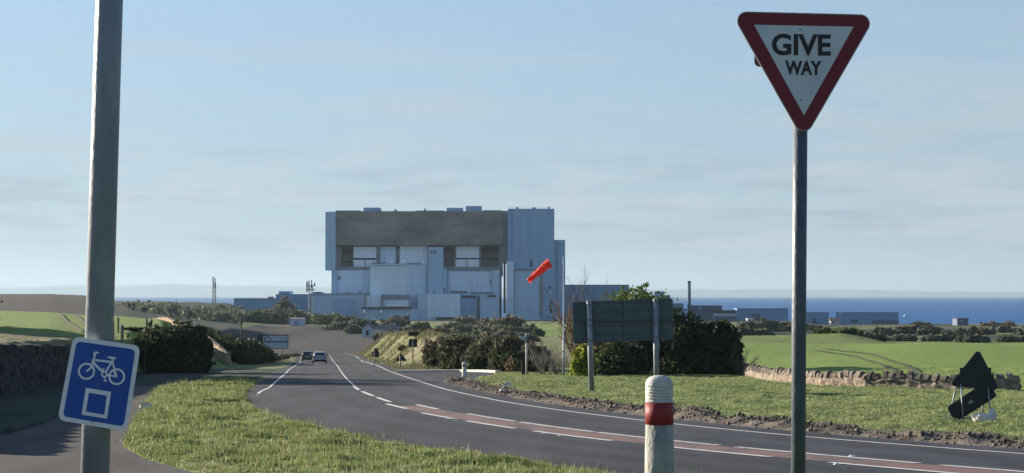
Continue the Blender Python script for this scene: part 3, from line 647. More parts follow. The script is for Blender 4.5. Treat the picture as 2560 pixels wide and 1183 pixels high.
# mid distance trees
ft=[('rounded green tree left of the plant, above the white shed',640,640,80,778,'leaf_far3'),('broad olive tree in front of the long low plant building',690,650,120,764,'leaf_far'),
 ('tall thin olive tree rising above the row left of the plant',712,660,50,742,'leaf_far2'),('olive tree just left of the second lattice mast foot',760,640,100,776,'leaf_far2'),
 ('dark green round tree right of the second lattice mast',815,630,90,778,'leaf_far3'),('dark bush at the right end of the row left of the plant',868,620,80,792,'leaf_far'),
 ('small bush above the white cottage',905,600,80,800,'leaf_far'),('bush right behind the cottage',985,610,70,794,'leaf_far2'),('green bush left of the small crop field',1055,560,60,806,'leaf_far3'),
 ('grey green bush at the foot of the central plant block',1000,700,60,790,'leaf_far'),('dark bush behind the left end of the small crop field',1020,560,60,820,'leaf_far'),
 ('tallest olive tree below the plant pipe',1165,560,80,786,'leaf_far2'),('broad grey green tree right of the small crop field',1140,480,110,806,'leaf_far'),('olive tree below the white storage tank',1215,540,90,796,'leaf_far2'),
 ('pale olive tree left of the plant portal foot',1275,520,110,790,'leaf_far2'),('dark green tree at the right of the central tree group',1315,470,60,812,'leaf_far'),('grey green tree above the finger post',1240,460,90,816,'leaf_far'),
 ('brown tree with pale trunk left of the right crop field',1285,440,80,812,'leaf_far2'),('small dark bush in the right crop field',1345,430,26,826,'leaf_far3'),
 ('blue green tree directly behind the shrub above the far bollard',1120,330,110,818,'leaf_far'),('grey green tree rising between the far bollard and the finger post',1190,320,120,822,'leaf_far'),('tree with a ragged top just left of the finger post',1255,310,110,826,'leaf_far2'),('low tree right behind the finger post head',1310,330,80,834,'leaf_far'),
 ('dark bush hiding the foot of the long slate roofed cottage',965,440,60,832,'leaf_far'),('dark bush right of the long slate roofed cottage',1030,400,90,822,'leaf_far'),('low brown bush on the crest above the embankment',1085,380,80,830,'leaf_far2'),
 ('round dark bush left of the white gabled cottage',885,520,50,815,'leaf_far'),('broad low tree between the white shed and the cottages',850,560,100,806,'leaf_far')]
for i,(lb,px,Y,w,tp,m_) in enumerate(ft):
    plant('tree' if tp<790 else 'bush',lb,'tree' if tp<790 else 'bush',px,Y,w*1.12,tp-5,M[m_],.75 if Y>400 else .5,1700,34,seed=70+i,group='trees between the road and the plant',rs=(.14,.28))
plant('tree','tall rounded dark tree on the left bank beyond the wall, outside the picture','tree',-290,120,460,440,M['leaf_dark'],.3,17000,90,seed=202,dome=1.35,rs=(.15,.24))
plant('tree','tall rounded dark tree on the left bank nearer the camera, outside the picture','tree',-350,111,400,440,M['leaf_dark'],.3,14000,80,seed=203,dome=1.35,rs=(.15,.24))
def woodland():
    rng=np.random.default_rng(77); C=[];R_=[]
    for i in range(420):
        px=rng.uniform(205,600); Y=rng.uniform(470,850)
        if px<300 and Y<660: continue
        if px>440 and Y<560: continue
        x=at(px,700,Y).x; r=rng.uniform(1.1,2.6); zt_=at(px,rng.uniform(756,772) if rng.random()<.5 else rng.uniform(770,786),Y).z; zz_=min(gz(x,Y)+rng.uniform(.2,2.4),zt_-r*.85); C.append((x,Y,zz_)); R_.append(r)
    V,q=leaves(C,R_,15000,1.0,rng,.5); tag(np_mesh('woodland',V,q,M['leaf_far'],False),kind='stuff')
woodland()
# left wood and right scrub
for i,(px,w,tp,Y) in enumerate([(470,70,778,660),(496,22,772,650),(512,18,775,650),(430,70,782,650),(390,60,779,690),(340,80,768,700),(590,44,776,640),(560,30,786,660)]):
    lb=['low dark tree left of the two slim trees','slim dark tree left of the lattice mast','second slim dark tree left of the lattice mast, nearer to it','low dark hedge tree above the sunlit wall','hazy tree above the far end of the sunlit wall','hazy wood edge tree right of the lamp post','dark tree right of the white cabin','low bush behind the white cabin'][i]
    plant('tree',lb,'tree',px,Y,w,tp,M['leaf_far'],.9,700,20,seed=110+i,group='trees on the left skyline')
sc=[(1880,90,800,420,'leaf_far2'),(1925,80,795,470,'leaf_far'),(1975,90,800,480,'leaf_far2'),(2030,80,812,520,'leaf_far'),(2095,130,822,262,'leaf_far3'),(2150,90,825,290,'leaf_far'),
    (2215,80,815,420,'leaf_far'),(2270,80,812,450,'leaf_far2'),(2330,90,814,430,'leaf_far'),(2390,80,818,400,'leaf_far'),(2450,90,815,440,'leaf_far2'),(2510,80,812,480,'leaf_far'),(2570,80,816,430,'leaf_far'),
    (2180,70,832,300,'leaf_dark'),(2250,90,832,330,'leaf_far'),(2340,90,834,330,'leaf_far'),(2430,90,834,320,'leaf_far'),(2520,90,836,330,'leaf_far'),(1860,60,812,300,'leaf_far2'),(1900,80,822,320,'leaf_far'),(2000,70,806,600,'leaf_far'),(2300,70,803,640,'leaf_far2'),(2500,100,802,700,'leaf_far2')]
for i,(px,w,tp,Y,m_) in enumerate(sc):
    lb='grassy scrub hump right of the give way post' if px==2095 else ('darkest low bush right of the grassy scrub hump' if m_=='leaf_dark' else ('scrub bush left of the give way post' if px<1990 else 'low scrub bush beyond the right hand crop field'))
    plant('scrub_bush',lb,'bush',px,Y,w,tp,M[m_],.55 if Y<380 else .8,1500,26,seed=140+i,group='scrub beyond the right hand field',dpth=.6)

# ------------------------------------------------------------ power station (900 m off)
ps = thing('power_station', 'huge pale blue windowless power station block on the coast with a dull brown upper band', 'power station', (at(1110,800,900).x, 900, -14.3)); PO = ps.location.copy()
def pbox(mb, x0, x1, yt, yb, off, depth):
    Y = 900+off; return mb.box((x0-1280)/F*Y, (x1-1280)/F*Y, Y, Y+depth, -(yb-EYE)/F*Y, -(yt-EYE)/F*Y)
def pp(name, m, *boxes, parent=None, label=None):
    for b in boxes:
        mb = MB(); pbox(mb, *b); o = mb.build(name, M[m], parent or ps, False, PO)
        if label: o['label'] = label
    return o
pp('upper_wall','pbrown',(838.3,1257.4,528,613,5,62), label='dull brown concrete upper band')
pp('corner_strip','pgrey',(1257.6,1270.5,527,657,6.5,40))
pp('side_wall','pblue',(813,838,529.5,676,3,62))
pp('tower_block','pblue3',(1270,1386,522,806,0,46), label='plain deep blue tower block')
pp('tower_annex','pblue3',(1386.1,1413,600,806,1.5,40))
for b in ((908,949,519,531,14,12),(1116,1157,519.5,531,14,10),(1164,1204,515,531,12,12)):
    o = pp('roof_box','pblue3',b)
pp('roof_parapet','pgrey',(838.5,900,526.2,528.3,5.6,.8),(1040,1110,526.4,528.3,5.6,.8),(1206,1256,525.6,528.3,5.6,.8))
pp('bay_wall','pgrey',(833,1257,612,690,18,20))
pp('window_opening','pdark',(853,880,620,637,17,.9),(853,880,650.5,655,17,.9), parent=ps)
pp('window_opening','pdark',(1108,1134,618,632,17,.9),(1108,1134,648.5,651.5,17,.9))
pp('window_opening','pdark',(1203,1246,618.5,634,17,.9),(1203,1246,646,649.5,17,.9))
pp('white_panel','pwhite',(884,941,617,645,9.6,8.3)); pp('white_panel','pwhite',(884,911.5,650,672,9.6,8.3),(913.5,942,650,672,9.6,8.3))
pp('white_panel','pblue2',(950.5,989,616.5,668,9.3,8.6)); pp('white_panel','pwhite',(999,1068.5,614.5,668,9.3,8.6))
pp('white_panel','pwhite',(1140,1198,616,645,9.6,8.3)); pp('white_panel','pwhite',(1139,1166,649,676,9.6,8.3),(1168,1198,649,676,9.6,8.3))
pp('bay_column','pgrey',(833.2,852.5,618,672,9,8),(880.5,883.5,613.2,672,12,5),(942,950,613.2,672,9,8),(990,998,613.2,668,11,6),(1134.5,1139,613.2,676,11,6),(1199,1203,613.2,676,11,6),(1246.5,1257.2,613.2,676,7,9))
pp('bay_sill','pgrey',(833,925,667.5,673,6.8,9),(1116,1250,667.5,674.5,6.6,9))
pp('lower_wall','pblue',(829,1253,673.2,806,8,50))
pp('lower_wall_panel','pblue2',(843,924.6,676,740,7.4,.5)); pp('lower_wall_panel','pblue2',(1121,1229,679,740,7.4,.5))
pp('pilaster','pblue2',(1231,1249,675,800,5.5,2.4)); pp('pilaster','pblue2',(1266,1284,654,800,-1.6,1.5)); pp('pilaster','pblue',(829.2,842,676,740,6,1.9))
def drain():
    for x,y0,y1,r,off in ((1261.5,655,783,.62,-1.2),(1251.8,740,783,.3,4)):
        Y=900+off; X=(x-1280)/F*Y; mb=MB(); mb.tube([(X,Y,-(y1-EYE)/F*Y),(X,Y,-(y0-EYE)/F*Y)],r,8)
        mb.build('drain_pipe',M['pdark'],ps,True,PO)
drain()
# central projecting block with a turned right hand side
mb=MB(); zt=-(661-EYE)/F*893; zb_=-15.3
pol=[((925-1280)/F*893,893),((1016-1280)/F*893,893),((1070-1280)/F*906,906.4),((925-1280)/F*906,906.4)]
mb.prism([(x,y,zb_) for x,y in pol],(0,0,zt-zb_)); mb.build('centre_block',M['pblue2'],ps,False,PO)
pp('centre_tower','pblue',(1070.3,1108,618,745,3.6,14)); pp('centre_tower_step','pblue',(1108.1,1117,668,745,4.2,10))
for x,y,r in ((979,659,1.5),(1010,657,1.9),(1003,660,1.2),(1058,661,1.1)):
    Y=899.; X=(x-1280)/F*Y; z=-(661-EYE)/F*893; mb=MB(); mb.lathe([(r,z),(r,z+r*.9),(r*.8,z+r*1.5),(r*.35,z+r*1.9),(.02,z+r*2)],14,(X,Y)); mb.build('roof_tank',M['psilver'],ps,True,PO)
pp('roof_plant','pgrey',(930,960,657,661.2,900-893.5,6),(1015,1050,658,661.2,8,5))
# tower portal
pp('portal_frame','pgrey',(1283,1357,672,676.5,-.9,.8),(1349.5,1356,676.7,792,-.8,.7),(1283.5,1286,676.7,792,-.6,.5))
pp('portal_door','pblue',(1286.3,1349.2,676.8,806,-.35,.3))
pp('tower_window','pdark',(1325.5,1330.5,651,667,-.2,.3)); pp('tower_window','pdark',(1372,1378,716,722,-.2,.3),(1375,1380,753,759,-.2,.3),(1373,1379,762,769,-.2,.3),(1374,1380,772,783,-.2,.3))
pp('tower_sign','pwhite',(1405.5,1409.5,641,661,1.2,.25))
# podium
pp('podium_wall','pblue',(780,912,737,806,-10,17)); pp('podium_door','pblue3',(832,890,746,806,-10.4,.35))
pp('podium_roof','bfar',(776,915,733.5,736.8,-10.6,18)) 
pp('hall_wall','pblue',(905,1045,772,806,-17,23.5))
pp('hall_ledge','pdark',(904,1028,768.5,772,-18.6,20))
pp('hall_glazing','pblue2',(958,1021,749,768.2,-15,20)); pp('hall_glazing','pblue2',(914.5,952.5,738,768.2,-15,20)); pp('hall_canopy','pglass',(957.5,1021.5,737,748.8,-15.6,21))
pp('hall_column','pgrey',(911,914,736,768.2,-16.6,1.6),(952.8,956.6,736,768.2,-16.6,1.4))
for x,y0,y1,r,t in ((910.5,774,790,.75,.3),(952,775.5,787,.7,.5)):  # small bright cylinders stand in for two bright reflections at the hall
    Y=881.; X=(x-1280)/F*Y; mb=MB(); mb.tube([(X-t,Y,-(y1-EYE)/F*Y),(X+t,Y,-(y0-EYE)/F*Y)],r,10); mb.build('reflection_stub',M['psilver'],ps,True,PO)
mb=MB(); Y=882.; mb.tube([((966-1280)/F*Y,Y-.4,-(764-EYE)/F*Y),((1022-1280)/F*Y,Y-.4,-(765-EYE)/F*Y)],.8,10); mb.build('supply_pipe',M['psilver'],ps,True,PO)
pp('podium_wall','pblue',(1045.2,1152,734,806,-14,21)); pp('podium_panel','pblue2',(1068,1150,737,794,-14.4,.35)); pp('podium_plinth','pdark',(1090,1142,793,799,-15,.9))
pp('podium_wall','pblue3',(1152.2,1194,738,806,-9,16)); pp('podium_opening','pdark',(1152.4,1190,739.5,745,-9.3,.25)); pp('podium_wall','pblue',(1199.5,1248,736.5,806,-12,19)); pp('podium_opening','pdark',(1218,1240,738,743,-12.3,.25))
pp('service_pipe','pdark',(1194.2,1198.5,744,795,-12.5,1))
pp('roof_plant','pgrey',(1108,1114,720,734,-4,2),(1126,1168,727,734,-5,5),(1176,1232,731,736,-4,4),(1083,1088,728,734,-8,2),(860,880,731,733.6,-6,3),(895,905,729,733.6,-6,2))
mb=MB(); pbox(mb,1110,1246,730.5,731.1,-8,.15)
for x in range(1110,1246,9): pbox(mb,x,x+.8,730.6,737,-8.1,.15)
mb.build('roof_railing',M['pdark'],ps,False,PO)
pp('louvre','pgrey',(1075,1083,626,634,3.3,.25),(1086,1092,626,634,3.3,.25),(845,851,690,700,7.1,.25),(1225,1228,700,712,7.1,.25))
pp('wall_stripe','pblue3',(1322,1324,523,672,-.25,.22),(1300,1300.8,523,672,-.2,.17))
pp('gantry','pgrey',(1110,1120,668.5,670,3.4,.8),(925,1016,663.6,664.6,-7.6,.5))
def ladder(px,y0,y1,off):
    Y=900+off; X=(px-1280)/F*Y; z0=-(y1-EYE)/F*Y; z1=-(y0-EYE)/F*Y; mb=MB(); mb.box(X-.35,X-.25,Y-.1,Y,z0,z1); mb.box(X+.25,X+.35,Y-.1,Y,z0,z1)
    z=z0
    while z<z1: mb.box(X-.25,X+.25,Y-.06,Y-.02,z,z+.12); z+=1.1
    mb.build('ladder',M['pgrey'],ps,False,PO)
ladder(1393,602,790,1.3); ladder(830.5,680,735,5.8); ladder(1020,665,735,-5.2); ladder(1280,523,650,-.15)
pp('handrail','pgrey',(1272,1384,519.6,520.1,1,.1),*[(x,x+.35,519.7,522,1.02,.08) for x in range(1274,1385,12)])
pp('vent_cowl','pgrey',(1290,1296,517.5,522,6,2),(1330,1340,518.5,522,8,3),(1370,1374,516,522,9,1),(985,992,523.5,527.5,9,2),(1060,1064,521.5,527.5,9,1))
pp('site_hut','bwhite',(1160,1172,794,803,-30,3),(1205,1216,795,804,-31,3))
# storage tank
def cyl_thing(name,label,cat,px,Y,top,bot,rpx,m,part):
    x=at(px,700,Y).x; z0=at(px,bot,Y).z; h=at(px,top,Y).z-z0; r=rpx/F*Y; t=thing(name,label,cat,(x,Y,z0)); mb=MB()
    mb.lathe([(r,-3),(r,h*.9),(r*.85,h*.97),(r*.4,h),(.02,h*1.01)],20); mb.build(part,M[m],t,True)
    mb=MB(); mb.tube([(r*1.02,0,0),(r*1.02,0,h*.95)],.1,6); mb.build('ladder',M['tower'],t); return t
cyl_thing('storage_tank','small white storage tank at the foot of the power station','tank',1238,865,777,799,5.5,'bwhite','tank_shell')

def building(name,label,px0,px1,top,base,Y,depth,wallm,roofm,openings=(),roof=0,cat='building',boxes=(),roofx=0):
    x0=at(px0,700,Y).x; x1=at(px1,700,Y).x; z0=at(px0,base,Y).z; zt=at(px0,top,Y).z; t=thing(name,label,cat,((x0+x1)/2,Y,z0)); hw=(x1-x0)/2
    mb=MB(); mb.box(-hw,hw,0,depth,-4,zt-z0); mb.build('wall',M[wallm],t)
    u=Y/F
    if roof:   # pitched: ridge along x
        rh=roof*u; mb=MB(); mb.prism([(-hw-.3*u*3,-.5,zt-z0),(-hw-.3*u*3,depth+.5,zt-z0),(-hw-.3*u*3,depth/2,zt-z0+rh)],(2*hw+.6*u*3,0,0)); mb.build('roof',M[roofm],t)
    else:
        mb=MB(); mb.box(-hw-.2,hw+.2,-.25,depth+.2,zt-z0+.01,zt-z0+.5*u*2); mb.build('roof',M[roofm],t)
    for a,b,c,d,mm,nm in openings:
        mb=MB(); mb.box((a-px0)*u-hw,(b-px0)*u-hw,-.15,.12,-(d-base)*u,-(c-base)*u); mb.build(nm,M[mm],t)
    for a,b,c,d,mm,nm,off in boxes:
        mb=MB(); mb.box((a-px0)*u-hw,(b-px0)*u-hw,off,off+depth*.5,-(d-base)*u,-(c-base)*u); mb.build(nm,M[mm],t)
    return t
building('turbine_hall','long low blue plant building left of the power station',690,828,736.5,803,895,30,'bfar','bfar',[(740,742,748,790,'bfar_dark','door')],boxes=((695,722,728.5,736,'bfar','roof_box',3),(780,800,730,736,'bfar_dark','roof_box',5)))
building('warehouse','flat hazy blue warehouse behind the left row of trees',585,689.5,747,803,885,30,'bfar','bfar_dark',[(640,650,772,803,'bfar_dark','door'),(600,612,775,803,'bfar_dark','door')],boxes=((668,672,742,746.4,'bfar_dark','roof_vent',4),))
building('turbine_hall','tall plain blue wing at the right end of the power station',1414,1573,713,805,922,40,'bfar','bfar_dark',[(1480,1500,770,805,'bfar_dark','door')],boxes=())
building('plant_building','small stepped building with a roof cabin right of the direction sign top',1632,1676,740,805,900,18,'bfar','bfar_dark',boxes=((1640,1662,729,739,'bfar','roof_cabin',2),))
building('plant_building','low hazy shed left of the tall chimney',1678,1709,760,805,930,14,'bfar','bfar_dark',[(1686,1694,776,800,'bfar_dark','door')])
building('plant_building','grey shed directly right of the chimney',1733,1805,765,805,910,14,'bfar_dark','bfar_roof',[(1746,1752,766,778,'bfar','panel')])
building('plant_building','dark roofed long shed with a white wall strip below the chimney',1724,1783,777,812,890,14,'bfar_dark','bfar_roof',[(1735,1745,785,800,'bfar','door')])
building('plant_building','white walled shed under a dark flat roof right of the chimney',1783.5,1841,783,808,888,14,'bwhite','bfar_roof',[(1784,1841,790.5,808,'bfar_dark','base_panel')],boxes=((1783,1841.5,776,782.8,'bfar_roof','roof_band',-.6),))
building('plant_building','very long low hazy shed left of the give way post',1842,1970,772,806,900,14,'bfar','bfar_dark',[(1880,1900,785,806,'bfar_dark','door')])
building('plant_building','square blue block just right of the give way post',2018,2072,782,812,800,14,'bfar','bfar',[(2030,2040,795,812,'bfar_dark','door')])
building('plant_building','wide pale blue block on the shore, right of the small white hut',2103,2246,782,814,790,14,'bfar','bfar',[(2180,2246,801,814,'bfar_dark','base_panel'),(2128,2144,800,806,'bfar_roof','opening')])
building('hut','small white gabled hut between the two blue shore blocks',2076,2098,803,812,780,8,'bwhite','bark',[(2080,2084,805,812,'bfar_dark','door')],roof=8)
building('hut','tiny white roofed hut left of the give way post',1868,1884,797.5,803,780,6,'bwhite','bwhite',[(1872,1875,799,803,'bfar_dark','door')])
building('ruin','ruined dark shore building at the right edge',2392,2420,797,812,740,8,'bfar_dark','bfar_roof',[(2400,2406,800,806,'bfar','opening')])
building('cottage','small white gabled cottage in the trees below the power station',906,934,822,842,470,6,'bwhite','slate',[(916,922,826,838,'pdark','window')],roof=0,cat='house')
c_=thing('cottage','low white cottage with a long slate roof right of the gabled cottage','house',(at(968,842,480).x,480,at(968,846,480).z)); u=480/F
mb=MB(); mb.box(-26*u,26*u,0,6,-2,22*u); mb.build('wall',M['bwhite'],c_)
mb=MB(); mb.prism([(-28*u,-.5,22*u),(-28*u,6.5,22*u),(-28*u,3,34*u)],(57*u,0,0)); mb.build('roof',M['slate'],c_)
mb=MB(); mb.box(-20*u,-12*u,-.1,.1,4*u,16*u); mb.build('window',M['pdark'],c_); mb=MB(); mb.box(6*u,14*u,-.1,.1,4*u,16*u); mb.build('window',M['pdark'],c_)
mb=MB(); mb.box(14*u,18*u,2.6,3.4,30*u,39*u); mb.build('chimney',M['bwhite'],c_)
# gable on the first cottage
g_=[o for o in bpy.data.objects if o.get('label','').startswith('small white gabled cottage')][0]; u=470/F; hw=14*u
for ch in list(bpy.data.objects):
    if ch.parent==g_ and ch.name.startswith('roof'): bpy.data.objects.remove(ch)
mb=MB(); mb.prism([(-hw,.01,20*u),(hw,.01,20*u),(0,.01,33*u)],(0,5.9,0)); mb.build('gable',M['bwhite'],g_)
mb=MB()
for s in (-1,1): mb.prism([(0,-.3,34.2*u),(s*hw*1.12,-.3,18.8*u),(s*hw*1.12,-.3,20.2*u),(0,-.3,36*u)],(0,6.6,0))
mb.build('roof',M['slate'],g_)
building('shed','grey white shed in front of the olive trees left of the plant',724,757,797,816,600,8,'bwhite','bwhite',[(738,746,803,816,'bfar','door')])
building('cabin','white upright cabin under the first lattice mast',541.5,558,787,811,560,3,'bwhite','bwhite',[(544,556,791,811,'sign_grey','door')])
chm=thing('chimney','tall slim dark chimney standing against the sea','chimney',(at(1723,775,915).x,915,at(1723,776,915).z)); u=915/F
mb=MB(); mb.lathe([(4.6*u,-4),(4.3*u,30*u),(4.0*u,73*u),(3.2*u,73.2*u)],20); mb.build('stack',mat('chimney_concrete',(.07,.115,.17),(.10,.15,.2),.3,.8),chm,True)
mb=MB(); mb.lathe([(4.4*u,69*u),(4.6*u,69.5*u),(4.6*u,72*u),(4.4*u,72.5*u)],20); mb.build('rim',M['bfar_roof'],chm)
def lattice(label,px,Y,top,base,wb,wt,heads):
    x=at(px,700,Y).x; z=at(px,base,Y).z; h=at(px,top,Y).z-z; u=Y/F; t=thing('lattice_mast',label,'mast',(x,Y,z)); mb=MB(); n=9
    wb*=u; wt*=u
    def c(k,f): w=(wb+(wt-wb)*f)/2; return Vector((w*(1 if k in(1,2) else -1), w*(1 if k>1 else -1), h*f))
    for k in range(4): mb.tube([c(k,0)-Vector((0,0,3)),c(k,1)],.13,5)
    for i in range(n):
        for k in range(4): mb.tube([c(k,i/n),c((k+1)%4,(i+1)/n)],.07,4); mb.tube([c((k+1)%4,i/n),c(k,(i+1)/n)],.07,4); mb.tube([c(k,i/n),c((k+1)%4,i/n)],.06,4)
    mb.build('lattice',M['tower'],t)
    for a,b,f0,f1 in heads:
        mb=MB(); mb.box(a*u,b*u,-.6,.6,h*f0,h*f1); mb.build('antenna',M['tower'],t)
    return t
lattice('tall thin lattice mast above the white cabin, left of the plant',535.5,800,706,792,9,6,((-3.6,-1.6,.86,1.16),(1.4,3.2,.82,1.12),(2.6,4.2,.8,.92),(-5,-3,.36,.46)))
lattice('lattice mast with a railed antenna platform beside the power station',777,820,712,795,10,8,((-11,-8,.78,1.1),(-6,-3.5,.85,1.12),(8,11,.95,1.05),(-11,11,.84,.865),(-10,11,.96,.98),(1,3,.9,1.14)))
tp=thing('telegraph_pole','thin dark telegraph pole in the ploughed field above the roadside hedge','pole',(at(603,850,330).x,330,gz(at(603,850,330).x,330))); mb=MB()
hh=at(603,783,330).z-tp.location.z; mb.tube([(0,0,-.5),(0,0,hh)],[.17,.12],8); mb.build('pole',M['bark'],tp); mb=MB(); mb.box(-.5,.5,-.06,.06,hh-.7,hh-.55); mb.build('crossarm',M['bark'],tp)
#PART3
# ------------------------------------------------------------ signs and posts near the road
def rounded(c, r, n=6):
    out=[]; k=len(c)
    for i in range(k):
        p=Vector((*c[i],0)); a=(Vector((*c[i-1],0))-p).normalized(); b=(Vector((*c[(i+1)%k],0))-p).normalized()
        ang=a.angle(b); L=r/math.tan(ang/2); q0=p+a*L; q1=p+b*L
        cen=p+(a+b).normalized()*(r/math.sin(ang/2)); v0=q0-cen; v1=q1-cen; th=v0.angle(v1); ax=v0.cross(v1)
        sg=1 if ax.z>0 else -1
        for j in range(n+1):
            t=sg*th*j/n; out.append((cen.x+v0.x*math.cos(t)-v0.y*math.sin(t), cen.y+v0.x*math.sin(t)+v0.y*math.cos(t)))
    return out
def flat(mb, poly, Y, t): mb.prism([at(x,y,Y) for x,y in poly], (0,t,0)); return mb
def pole_between(px0,py0,px1,py1,Y,r0,r1,ext_top,zbot,n=20):
    a=at(px0,py0,Y); b=at(px1,py1,Y); d=(a-b).normalized()     # a upper, b lower
    top=a+d*ext_top; k=(zbot-b.z)/d.z; bot=b+d*k
    return bot, top
# lamp post + bicycle route sign: one clamped assembly
Y=8.6; zg=gz(-2.25,8.6)
bot,top=pole_between(273.5,0,235,1183,Y,0,0,2.6,zg)
lp=thing('cycle_route_sign','blue sign with white bicycle and hollow square clamped askew on a thick grey post','sign',(bot.x,bot.y,zg)); O=lp.location.copy()
r=34.5/F*Y; mb=MB(); mb.tube([bot-Vector((0,0,.4)),bot.lerp(top,.5),top],[r*1.03,r*.98,r*.9],28); mb.build('pole',M['galv'],lp,True,O)
mb=MB(); 
for py in (900,1010):
    c=at(252-(py-840)*.03,py,Y); mb.tube([c-Vector((0,0,.012)),c+Vector((0,0,.012))],r*1.09,24); mb.box(c.x-.03,c.x+.03,Y-r-.02,Y-r*.9,c.z-.012,c.z+.012)
mb.build('clamp',M['galv_dark'],lp,False,O)
Ys=Y-r-.028
TL,TR,BR,BL=(183,841),(351,865),(318,1079),(144,1050)
pl_=MB(); flat(pl_,rounded([TL,TR,BR,BL],17),Ys,.004); plate=pl_.build('sign_plate',M['white_mark'],lp,False,O)
def inset(c,k):
    cx=sum(p[0] for p in c)/4; cy=sum(p[1] for p in c)/4; o=[]
    for i in range(4):
        p=Vector(c[i]); a=(Vector(c[i-1])-p).normalized(); b=(Vector(c[(i+1)%4])-p).normalized(); o.append(tuple(p+(a+b)*k))
    return o
mb=MB(); flat(mb,rounded(inset([TL,TR,BR,BL],11),11),Ys-.0022,.0015); o=mb.build('blue_field',M['blue_sign'],lp,False,O); o.parent=plate
def C2(cx,cy): return (120+cx/3.088, 800+cy/3.088)
Yb=Ys-.0045
mb=MB()
def ring(cx,cy,ro,ri,n=36):
    mb.ringpoly([at(*C2(cx+ro*math.cos(2*math.pi*k/n),cy+ro*math.sin(2*math.pi*k/n)),Yb) for k in range(n)],[at(*C2(cx+ri*math.cos(2*math.pi*k/n),cy+ri*math.sin(2*math.pi*k/n)),Yb) for k in range(n)],(0,.0015,0))
LAY=[0]
def bar(x0,y0,x1,y1,w):
    LAY[0]+=1; e=.00002*LAY[0]
    d=Vector((x1-x0,y1-y0)).normalized(); nx,ny=-d.y*w/2,d.x*w/2
    mb.prism([at(*C2(a,b),Yb-e) for a,b in ((x0+nx,y0+ny),(x1+nx,y1+ny),(x1-nx,y1-ny),(x0-nx,y0-ny))],(0,.0015,0))
ring(297,397,66,51); ring(530,438,65,50); ring(435,420,25,13)
for b in ((297,397,330,370,14),(330,372,345,330,14),(342,330,366,262,15),(352,268,364,248,12),(360,250,392,255,12),(356,309,492,326,16),(345,325,425,405,18),(508,298,447,400,16),(462,287,525,295,13),(480,296,510,300,12),(497,318,528,436,14),(505,385,524,436,12),(455,425,532,438,14),(432,402,422,376,8),(422,376,436,378,8),(438,440,442,470,9),(430,469,456,471,9)): bar(*b)
o=mb.build('bicycle_symbol',M['white_mark'],None,False,O); o.parent=plate
mb=MB(); mb.ringpoly([at(*C2(a,b),Yb) for a,b in ((292,524),(487,556),(455,763),(259,731))],[at(*C2(a,b),Yb) for a,b in ((315,561),(454,585),(435,733),(292,708))],(0,.0015,0))
o=mb.build('square_symbol',M['white_mark'],None,False,O); o.parent=plate

def text_mesh(txt, name, m, px0, px1, py0, py1, Y, parent, O, slant=0, bold=.012):
    cu=bpy.data.curves.new('txt','FONT'); cu.body=txt; cu.offset=bold; cu.extrude=.02; cu.fill_mode='BOTH'
    o=bpy.data.objects.new('txt',cu); COL.objects.link(o); bpy.context.view_layer.update()
    me=bpy.data.meshes.new_from_object(o.evaluated_get(bpy.context.evaluated_depsgraph_get())); bpy.data.objects.remove(o)
    v=np.array([q.co[:] for q in me.vertices]); x0,x1=v[:,0].min(),v[:,0].max(); y0,y1=v[:,1].min(),v[:,1].max()
    for q in me.vertices:
        u=(q.co.x-x0)/(x1-x0); w=(q.co.y-y0)/(y1-y0); px=px0+(px1-px0)*u; py=py1+(py0-py1)*w+slant*u
        p=at(px,py,Y)-O; q.co=(p.x,p.y+(-.0012 if q.co.z>0 else .0005),p.z)
    me.name=name; me.materials.clear(); me.materials.append(m); n=bpy.data.objects.new(name,me); COL.objects.link(n); n.parent=parent; return n
for x,y in ((258,878),(243,963),(229,1056)):
    mb=MB(); c=at(x,y,Yb-.002); mb.tube([c,c+Vector((0,.004,0))],.004,10); o=mb.build('bolt',M['galv'],None,True,O); o.parent=plate
# GIVE WAY sign
Y=9.4; zg=gz(1.68,9.4); bot,top=pole_between(2000.5,330,1994.5,1183,Y,0,0,.55,zg)
gw=thing('give_way_sign','red bordered white triangle reading GIVE WAY on a tall grey pole','sign',(bot.x,bot.y,zg)); O=gw.location.copy(); r=18/F*Y
mb=MB(); mb.tube([bot-Vector((0,0,.4)),bot.lerp(top,.5),top],r,24); mb.build('pole',M['galv_deep'],gw,True,O)
Ys=Y-r-.03
out=rounded([(1830,31),(2187,40),(2009,347)],21,8)
mb=MB(); flat(mb,out,Ys,.004); plate=mb.build('sign_plate',M['red'],gw,False,O)
rim=MB(); rim.ringpoly([at(x,y,Ys-.001) for x,y in rounded([(1825,28),(2192,37),(2009,353)],24,8)],[at(x,y,Ys-.001) for x,y in out],(0,.012,0)); o=rim.build('edge_channel',M['galv_dark'],None,False,O); o.parent=plate
mb=MB(); flat(mb,[(1885,62),(2134,67),(2010,289)],Ys-.002,.0015); o=mb.build('white_face',M['white_sign'],None,False,O); o.parent=plate
text_mesh('GIVE','give_lettering',M['black'],1930,2077,84,138,Ys-.0032,plate,O,2,.028)
text_mesh('WAY','way_lettering',M['black'],1963,2054,151,187,Ys-.0032,plate,O,2,.034)
mb=MB(); flat(mb,rounded([(1886,98),(1990,98),(1990,167),(1886,167)],13),Y+r+.02,.004); mb.build('rear_plate',M['blue_sign'] if False else M['sign_back'],gw,False,O)
mb=MB()
for py in (80,250):
    c=at(2001,py,Y); mb.tube([c-Vector((0,0,.015)),c+Vector((0,0,.015))],r*1.1,20); mb.box(c.x-.03,c.x+.03,Y-r-.025,Y-r*.9,c.z-.012,c.z+.012)
mb.build('clamp',M['galv_dark'],gw,False,O)
for x,y in ((2001,74),(2003,250)):
    mb=MB(); c=at(x,y,Ys-.004); mb.tube([c,c+Vector((0,.004,0))],.006,10); o=mb.build('bolt',M['galv'],None,True,O); o.parent=plate
